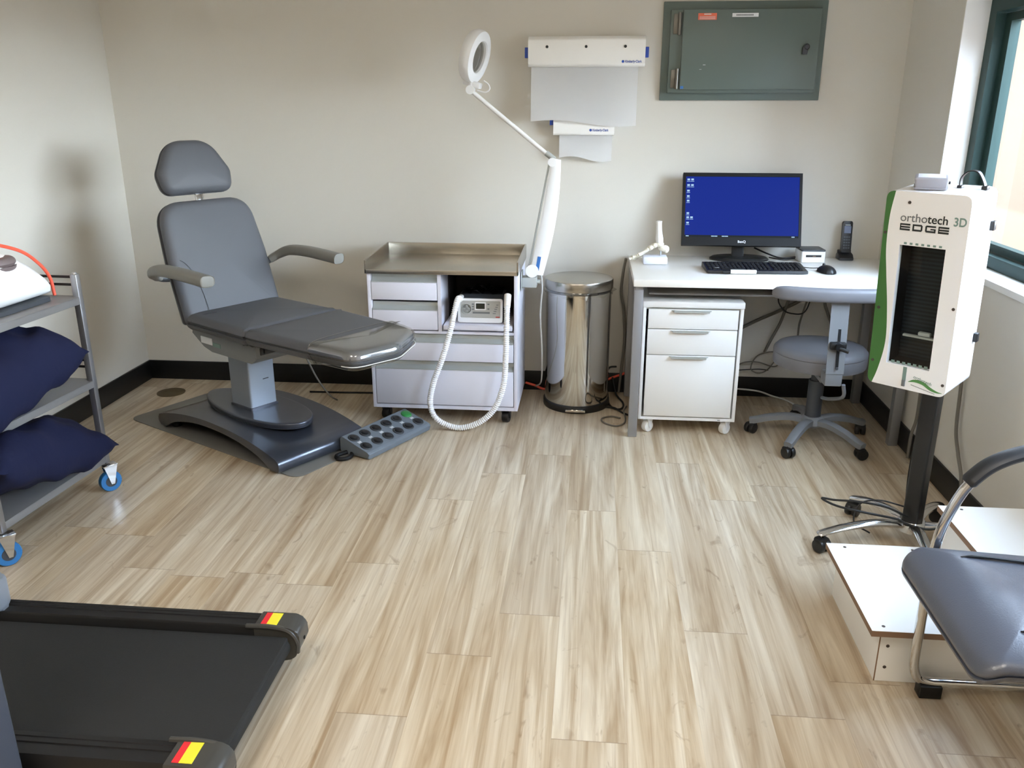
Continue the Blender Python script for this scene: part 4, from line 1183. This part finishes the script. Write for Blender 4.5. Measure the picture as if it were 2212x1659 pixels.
# small grey box on top of the scanner
tu = thing('small_control_box', 'small pale grey control box lying on top of the foot scanner', 'control box', (0, 0, 0))
TU = at(1.13, 2.73, 0) @ Matrix.Rotation(R(-41.3), 4, 'Z') @ BT
tp = TU @ Vector((-.03, .07, .5235))
tu.location = tp; tu.rotation_euler = (0, 0, R(-20))
b = BM(); pad(b, rrect(-.045, .045, -.035, .06, .008, 4), .034, .006, T=Matrix.Rotation(R(3.5), 4, 'X')); obj('body', b, 'control_unlit_grey', tu)
b = BM(); box(b, -.036, .036, -.02, .05, .0335, .0352, .0005, T=Matrix.Rotation(R(3.5), 4, 'X')); obj('lid', b, 'base_block', tu)  # paler top sheet: light falling on the box top put into colour
b = BM(); cyl(b, (.045, .0, .018), (.050, .0, .018), .004, seg=10); obj('socket', b, 'dark_print', tu)

# ------------------------------------------------------------------ two-step platform
sp = thing('step_platform', 'white laminated two level step platform with raw brown edges', 'step platform', (1.08, 2.17, 0))
b = BM(); box(b, .750, 1.076, 1.940, 2.400, .153, .1695, .0); lo_ = obj('lower_tread_edge', b, 'edge_brown', sp, world=True)
b = BM(); box(b, .7502, 1.0758, 1.9402, 2.3998, .1695, .1706); obj('lower_tread', b, 'melamine_white', sp, world=True)
b = BM(); box(b, 1.060, 1.392, 1.940, 2.400, .296, .3125); obj('upper_tread_edge', b, 'edge_brown', sp, world=True)
b = BM(); box(b, 1.0602, 1.3918, 1.9402, 2.3998, .3125, .3136); obj('upper_tread', b, 'melamine_white', sp, world=True)
b = BM()
box(b, .782, .798, 1.965, 2.380, .001, .153); box(b, .798, 1.385, 1.965, 1.981, .001, .153); box(b, .798, 1.385, 2.364, 2.380, .001, .153)
box(b, 1.076, 1.092, 1.965, 2.380, .153, .296); box(b, 1.092, 1.385, 1.965, 1.981, .153, .296); box(b, 1.092, 1.385, 2.364, 2.380, .153, .296); box(b, 1.369, 1.385, 1.981, 2.364, .001, .296)
obj('side_panel', b, 'melamine_white', sp, world=True)
b = BM(); box(b, .7814, .7845, 1.9645, 1.9655, .001, .153); obj('panel_edge', b, 'edge_brown', sp, world=True)
scr = [(x, y, z - .001, x, y, z + .0006) for x, y, z in ((.80, 2.378, .1708), (.785, 1.962, .1708), (1.0, 2.378, .1708), (1.12, 2.378, .3138), (1.34, 2.378, .3138), (1.10, 1.962, .3138))] + [(.805, 1.9655, z, .805, 1.9640, z) for z in (.045, .11)]
for q in scr:
    b = BM(); cyl(b, q[:3], q[3:], .0046, seg=12); obj('screw', b, 'screw_dark', sp, world=True)

# ------------------------------------------------------------------ visitor chair
vc = thing('visitor_chair', 'black leather visitor chair with curved chrome tube frame', 'chair', (1.05, 1.65, 0))
def frame(y):
    b = BM()
    pts = [(1.30, y, .640), (1.20, y, .684), (1.10, y, .692), (1.02, y, .678), (.955, y, .648), (.910, y, .600), (.880, y, .53), (.863, y, .46), (.857, y, .36), (.857, y, .22), (.857, y, .12), (.861, y, .078), (.875, y, .050), (.905, y, .040), (.96, y, .040), (1.10, y, .040), (1.27, y, .040), (1.31, y, .046), (1.335, y, .08), (1.335, y, .2), (1.33, y, .45), (1.31, y, .60), (1.30, y, .640)]
    tube(b, pts, .0125, 12, 6)
    return b
for y in (1.920, 1.350):
    f = obj('side_frame', frame(y), 'chrome', vc, world=True)
    b = BM()
    path = smooth_path([(.905, y, .604), (.950, y, .652), (1.015, y, .684), (1.10, y, .700), (1.20, y, .694), (1.27, y, .668)], 8)
    sweep(b, path, circ(.016, 14, .026), lambda i, n: ((.75, .75) if i in (0, n - 1) else (1, 1)), up=(0, 0, 1))
    obj('armrest_pad', b, 'arm_leather', f, world=True)
    for x in (.905, 1.27):
        b = BM(); box(b, x - .028, x + .028, y - .018, y + .018, .0, .036, .003); obj('glide', b, 'black_rubber', f, world=True)
b = BM()
def fall(co):
    x, y, z = co
    d = max(0.0, .905 - x)
    return Vector((x + .18 * d * d, y, z - 2.6 * d * d - .10 * (x - .80)))
pad(b, rpoly([(.758, 1.425), (1.225, 1.435), (1.225, 1.880), (.758, 1.892)], [.05, .04, .04, .05], 8), .048, .020, .010, T=None, bend=lambda c: fall(Vector((c.x, c.y, c.z + .430))))
stt = obj('seat', b, 'black_leather', vc, world=True, sharp=60)
for y in (1.80, 1.51):
    b = BM()
    rr = [fall(Vector((x, y, z))) + Vector((0, 0, .0)) for x, z in ((.865, .4835), (.90, .4850), (1.0, .4865), (1.20, .4830))]
    sweep(b, smooth_path(rr, 4), circ(.003, 10, .006), lambda i, n: (.4 + .6 * min(1, i / 3), .4 + .6 * min(1, i / 3)))
    obj('seat_groove', b, 'arm_leather', stt, world=True)
b = BM(); pad(b, rrect(-.235, .235, 0, .38, .05), .045, .018, .01, T=at(1.245, 1.65, .47) @ Matrix.Rotation(R(12), 4, 'Y') @ Matrix(((0, 0, 1, 0), (1, 0, 0, 0), (0, 1, 0, 0), (0, 0, 0, 1)))); obj('backrest', b, 'black_leather', vc, world=True)
b = BM(); tube(b, [(.95, 1.35, .395), (.95, 1.92, .395)], .010, 10, smooth=False); tube(b, [(1.18, 1.35, .375), (1.18, 1.92, .375)], .010, 10, smooth=False)
for y in (1.355, 1.915): tube(b, [(.857, y, .400), (1.33, y, .370)], .008, 10, smooth=False)
obj('seat_rail', b, 'chrome', vc, world=True)

# ------------------------------------------------------------------ trolley
TA = R(-2.9)
tr = thing('equipment_trolley', 'grey three shelf metal trolley on blue castors at the left wall', 'trolley', (-1.872, 2.905, 0), TA)
TW, TL_ = .50, .60      # extends to local -x by TW and -y by TL_
for x in (-.012, -TW + .012):
    for y in (-.012, -TL_ + .012):
        b = BM(); box(b, x - .0125, x + .0125, y - .0125, y + .0125, .115, .868, .003); cyl(b, (x, y, .862), (x, y, .874), .012, .008, seg=14); obj('post', b, 'trolley_post', tr)
for z in (.757, .433, .122):
    b = BM()
    box(b, -TW, 0, -TL_, 0, z + .022, z + .027, .001)
    for q in ((-TW, 0, -.004, 0), (-TW, 0, -TL_, -TL_ + .004), (-TW, -TW + .004, -TL_, 0), (-.004, 0, -TL_, 0)): box(b, *q, z, z + .026, .001)
    obj('shelf', b, 'trolley_shelf', tr)
for z in (.828, .857, .512, .538):
    for y in (-.012,):
        b = BM(); cyl(b, (-TW + .012, y, z), (-.012, y, z), .005, seg=10); obj('guard_rod', b, 'black_plastic', tr)
for x, y, h in ((-.012, -.012, R(-35)), (-.012, -TL_ + .012, R(-35)), (-TW + .012, -.012, R(20)), (-TW + .012, -TL_ + .012, R(60))):
    caster(x + .012, y - .006, .042, .026, 'wheel_blue', 'chrome', tr, h + PI / 2, zt=.112, world=False, sub='dark_grey_plastic')

# white machine on the top shelf
wm = thing('therapy_machine', 'rounded white medical machine with grey handle on the trolley top shelf', 'machine', (-2.10, 2.575, .785), TA)
b = BM()
def mach(y):
    t = (y + .27) / .54
    return .215 * (1 - .75 * max(0, (t - .35) / .65) ** 1.8)
rings = []
for i in range(15):
    t = i / 14
    y = -.28 + .555 * t
    h = .225 * (1 - .60 * max(0, (t - .42) / .58) ** 2.2)
    w = .165 * (1 - .18 * max(0, (t - .5) / .5) ** 2)
    ring = []
    for k in range(20):
        a = 2 * PI * k / 20
        cx, cz = math.copysign(abs(math.cos(a)) ** .45, math.cos(a)), math.copysign(abs(math.sin(a)) ** .45, math.sin(a))
        ring.append(Vector((cx * w * (1 - .18 * max(0, cz)), y, .014 + (h - .014) * (cz + 1) / 2)))
    rings.append(ring)
loft(b, rings); wb_ = obj('housing', b, 'machine_white', wm)
b = BM(); prism(b, rrect(-.155, .155, -.27, .255, .03), 0.001, .016, 'z'); obj('foot_plate', b, 'dark_grey_plastic', wm)
b = BM(); pad(b, [(.055 * math.cos(t), .075 * math.sin(t)) for t in [2 * PI * i / 28 for i in range(28)]], .05, .02, T=at(.105, .065, .136)); obj('handle_recess', b, 'machine_grey', wm)
b = BM(); tube(b, [(-2.02, 2.45, 1.035), (-2.01, 2.62, 1.020), (-1.99, 2.76, .975), (-1.975, 2.83, .92), (-1.965, 2.868, .86), (-1.96, 2.872, .792)], .006, 10)
tag(obj('orange_cable', b, 'orange_rubber'), 'orange cable arching over the white machine on the trolley', 'cable')

# pillows
def pillow(name, label, loc, T, L, W_, H, seed, droop):
    random.seed(seed)
    b = BM(); n, m_ = 30, 24
    V_ = {}
    for side in (1, -1):
        for i in range(n + 1):
            for k in range(m_ + 1):
                if side == -1 and (i in (0, n) or k in (0, m_)): V_[i, k, -1] = V_[i, k, 1]; continue
                u, v = 2 * i / n - 1, 2 * k / m_ - 1
                f = ((1 - u ** 4) * (1 - v ** 4)) ** .55
                pin = .06 * (1 - abs(u) ** 2) * abs(v) ** 3
                pin2 = .05 * (1 - abs(v) ** 2) * abs(u) ** 3
                x = u * L / 2 * (1 - pin2); y = v * W_ / 2 * (1 - pin)
                z = side * H / 2 * f + .010 * math.sin(u * 7 + v * 3 + seed) * f + .008 * math.sin(v * 9 - u * 4 + seed * 2) * f + .006 * math.sin(u * 13 + v * 11) * f
                z += droop(u, v)
                V_[i, k, side] = b.verts.new((x, y, z))
    for side in (1, -1):
        for i in range(n):
            for k in range(m_):
                q = [V_[i, k, side], V_[i + 1, k, side], V_[i + 1, k + 1, side], V_[i, k + 1, side]]
                b.faces.new(q if side == 1 else q[::-1])
    bmesh.ops.transform(b, matrix=T, verts=b.verts)
    o = obj(name, b, 'navy_cotton', sharp=80)
    o.location = loc
    return tag(o, label, 'pillow')
pillow('pillow', 'navy blue pillow drooping off the middle shelf of the trolley', (-2.03, 2.48, .640), Matrix.Rotation(R(-4), 4, 'X') @ Matrix.Rotation(R(4), 4, 'Z'), .46, .64, .235, 1, lambda u, v: -.06 * max(0, u - .1) * (1 - v) - .02 * max(0, u))
pillow('pillow', 'navy blue pillow with a pointed corner on the bottom trolley shelf', (-2.01, 2.53, .308), Matrix.Rotation(R(-14), 4, 'X') @ Matrix.Rotation(R(7), 4, 'Z'), .44, .80, .205, 4, lambda u, v: -.03 * max(0, u) * (1 + v) * .5)

# ------------------------------------------------------------------ treadmill
td = thing('treadmill', 'black treadmill with wide belt and red and yellow end stickers', 'treadmill', (-1.4, 1.63, 0))
XE = -.745
b = BM(); box(b, -2.35, XE - .02, 1.425, 1.832, .105, .128, .006)
cyl(b, (XE - .045, 1.430, .098), (XE - .045, 1.828, .098), .030, seg=28)
obj('belt', b, 'tread_belt', td, world=True)
for y0, y1 in ((1.345, 1.418), (1.840, 1.905)):
    b = BM(); s = 1
    w = y1 - y0
    pts = [(y0, .04), (y1, .04), (y1, .140), (y1 - .004, .148), (y0 + w * .78, .148), (y0 + w * .76, .146), (y0 + w * .66, .146), (y0 + w * .64, .149), (y0 + w * .54, .149), (y0 + w * .52, .146), (y0 + w * .42, .146), (y0 + w * .40, .149), (y0 + .004, .149), (y0, .142)]
    prism(b, pts, -2.35, XE - .06, 'x'); rl = obj('side_rail', b, 'tread_black', td, world=True)
    b = BM(); inner = y1 if y0 < 1.5 else y0
    prism(b, rpoly([(XE - .115, .150), (XE - .02, .150), (XE + .006, .136), (XE + .008, .095), (XE - .01, .055), (XE - .05, .045), (XE - .115, .05)], [.002, .03, .02, .02, .02, .01, .002], 5)[::-1], y0 - .002, y1 + .002, 'y', .004)
    ii = inner
    tube(b, [(XE - .135, ii, .148), (XE - .07, ii, .149), (XE - .02, ii, .138), (XE + .0, ii, .105), (XE - .002, ii, .075)], .007, 8)
    cp_ = obj('end_cap', b, 'tread_cap', td, world=True)
    b = BM(); box(b, XE - .100, XE - .084, y0 + .006, y1 - .004, .1504, .1512); obj('sticker_stripe', b, 'sticker_red', cp_, world=True, label='red stripe of the end sticker')
    b = BM(); box(b, XE - .084, XE - .055, y0 + .006, y1 - .004, .1504, .1512); obj('sticker_stripe', b, 'sticker_yellow', cp_, world=True, label='yellow stripe of the end sticker')
    b = BM(); cyl(b, (XE + .0075, (y0 + y1) / 2, .10), (XE + .0095, (y0 + y1) / 2, .10), .005, seg=12); obj('screw', b, 'black_matt', cp_, world=True)
    b = BM(); box(b, XE - .16, XE - .10, y0 + .015, y1 - .015, .0, .05, .004); obj('rear_foot', b, 'black_rubber', td, world=True)
    b = BM(); box(b, -2.3, -2.2, y0 + .015, y1 - .015, .0, .05, .004); obj('front_foot', b, 'black_rubber', td, world=True)
b = BM()
for k in range(22): box(b, -1.62 + k * .02, -1.606 + k * .02, 1.3430, 1.3455, .085 + .012 * (k % 3), .105 + .012 * ((k + 1) % 3)) 
obj('side_print', b, 'dark_red_print', td, world=True)
b = BM(); prism(b, rrect(-1.60 - .10, -1.565, 1.815, 1.895, .03), .149, .24, 'z', .012); prism(b, rrect(-1.69, -1.60, 1.83, 1.88, .02), .23, 1.15, 'z'); obj('upright', b, 'light_steel', td, world=True)
b = BM(); prism(b, rrect(-1.42, -1.146, 1.235, 1.315, .012), .0, .98, 'z', .004); obj('upright', b, 'tread_grey', td, world=True)

# ------------------------------------------------------------------ ceiling lights (above and behind the camera)
M['lamp_diffuser'] = emis('lamp_diffuser', (255, 246, 232), 8.0)
for k, (x, y) in enumerate(((-1.2, .25), (.35, .25))):
    cl_ = thing('ceiling_light', ('square white ceiling light panel near the window side', 'square white ceiling light panel on the trolley side')[1 - k], 'ceiling light', (x, y, ZC - .03))
    b = BM(); plate(b, [(-.3, -.6), (.3, -.6), (.3, .6), (-.3, .6)], [[(-.28, -.58), (.28, -.58), (.28, .58), (-.28, .58)]], 0, .03, 'z'); obj('frame', b, 'white_paint', cl_)
    b = BM(); box(b, -.28, .28, -.58, .58, .006, .012); obj('diffuser', b, 'lamp_diffuser', cl_)

# ------------------------------------------------------------------ daylight
w = bpy.data.worlds.new('sky'); scn.world = w
w.use_nodes = True
wt = w.node_tree
bg = wt.nodes['Background']
wc = wt.nodes.new('ShaderNodeTexCoord')
ws = wt.nodes.new('ShaderNodeSeparateXYZ')
wr = wt.nodes.new('ShaderNodeValToRGB')
wt.links.new(wc.outputs['Generated'], ws.inputs[0])
wt.links.new(ws.outputs[2], wr.inputs[0])
wr.color_ramp.elements[0].position = 0.0; wr.color_ramp.elements[0].color = (0.86, 0.94, 1.03, 1)
wr.color_ramp.elements[1].position = 1.0; wr.color_ramp.elements[1].color = (0.26, 0.34, 0.45, 1)
e = wr.color_ramp.elements.new(0.35); e.color = (0.47, 0.57, 0.72, 1)
wt.links.new(wr.outputs[0], bg.inputs['Color'])
bg.inputs['Strength'].default_value = 22.0
sd = bpy.data.lights.new('sun', 'SUN'); sd.energy = 14.0; sd.angle = R(0.6); sd.color = (1.0, 0.96, 0.9)
so = bpy.data.objects.new('sun', sd); COL.objects.link(so)
so.rotation_euler = Vector((0.62, 0.25, -0.75)).to_track_quat('-Z', 'Y').to_euler()

# ------------------------------------------------------------------ camera
cd = bpy.data.cameras.new('camera'); cam = bpy.data.objects.new('camera', cd); COL.objects.link(cam)
cd.sensor_fit = 'HORIZONTAL'; cd.sensor_width = 36.0; cd.lens = 36.0 * 1820.0 / 2212.0
cd.clip_start = 0.02; cd.clip_end = 100
cam.location = (0, 0, 1.46)
cam.rotation_euler = (R(90 - 18.4), 0, R(5.39))
scn.camera = cam
scn.view_settings.view_transform = 'Standard'
scn.view_settings.look = 'None'
scn.view_settings.exposure = 0.97
scn.view_settings.gamma = 1.0
scn.view_settings.use_curve_mapping = False
scn.cycles.max_bounces = 10
scn.cycles.diffuse_bounces = 6
scn.cycles.transparent_max_bounces = 12
scn.cycles.sample_clamp_indirect = 12.0
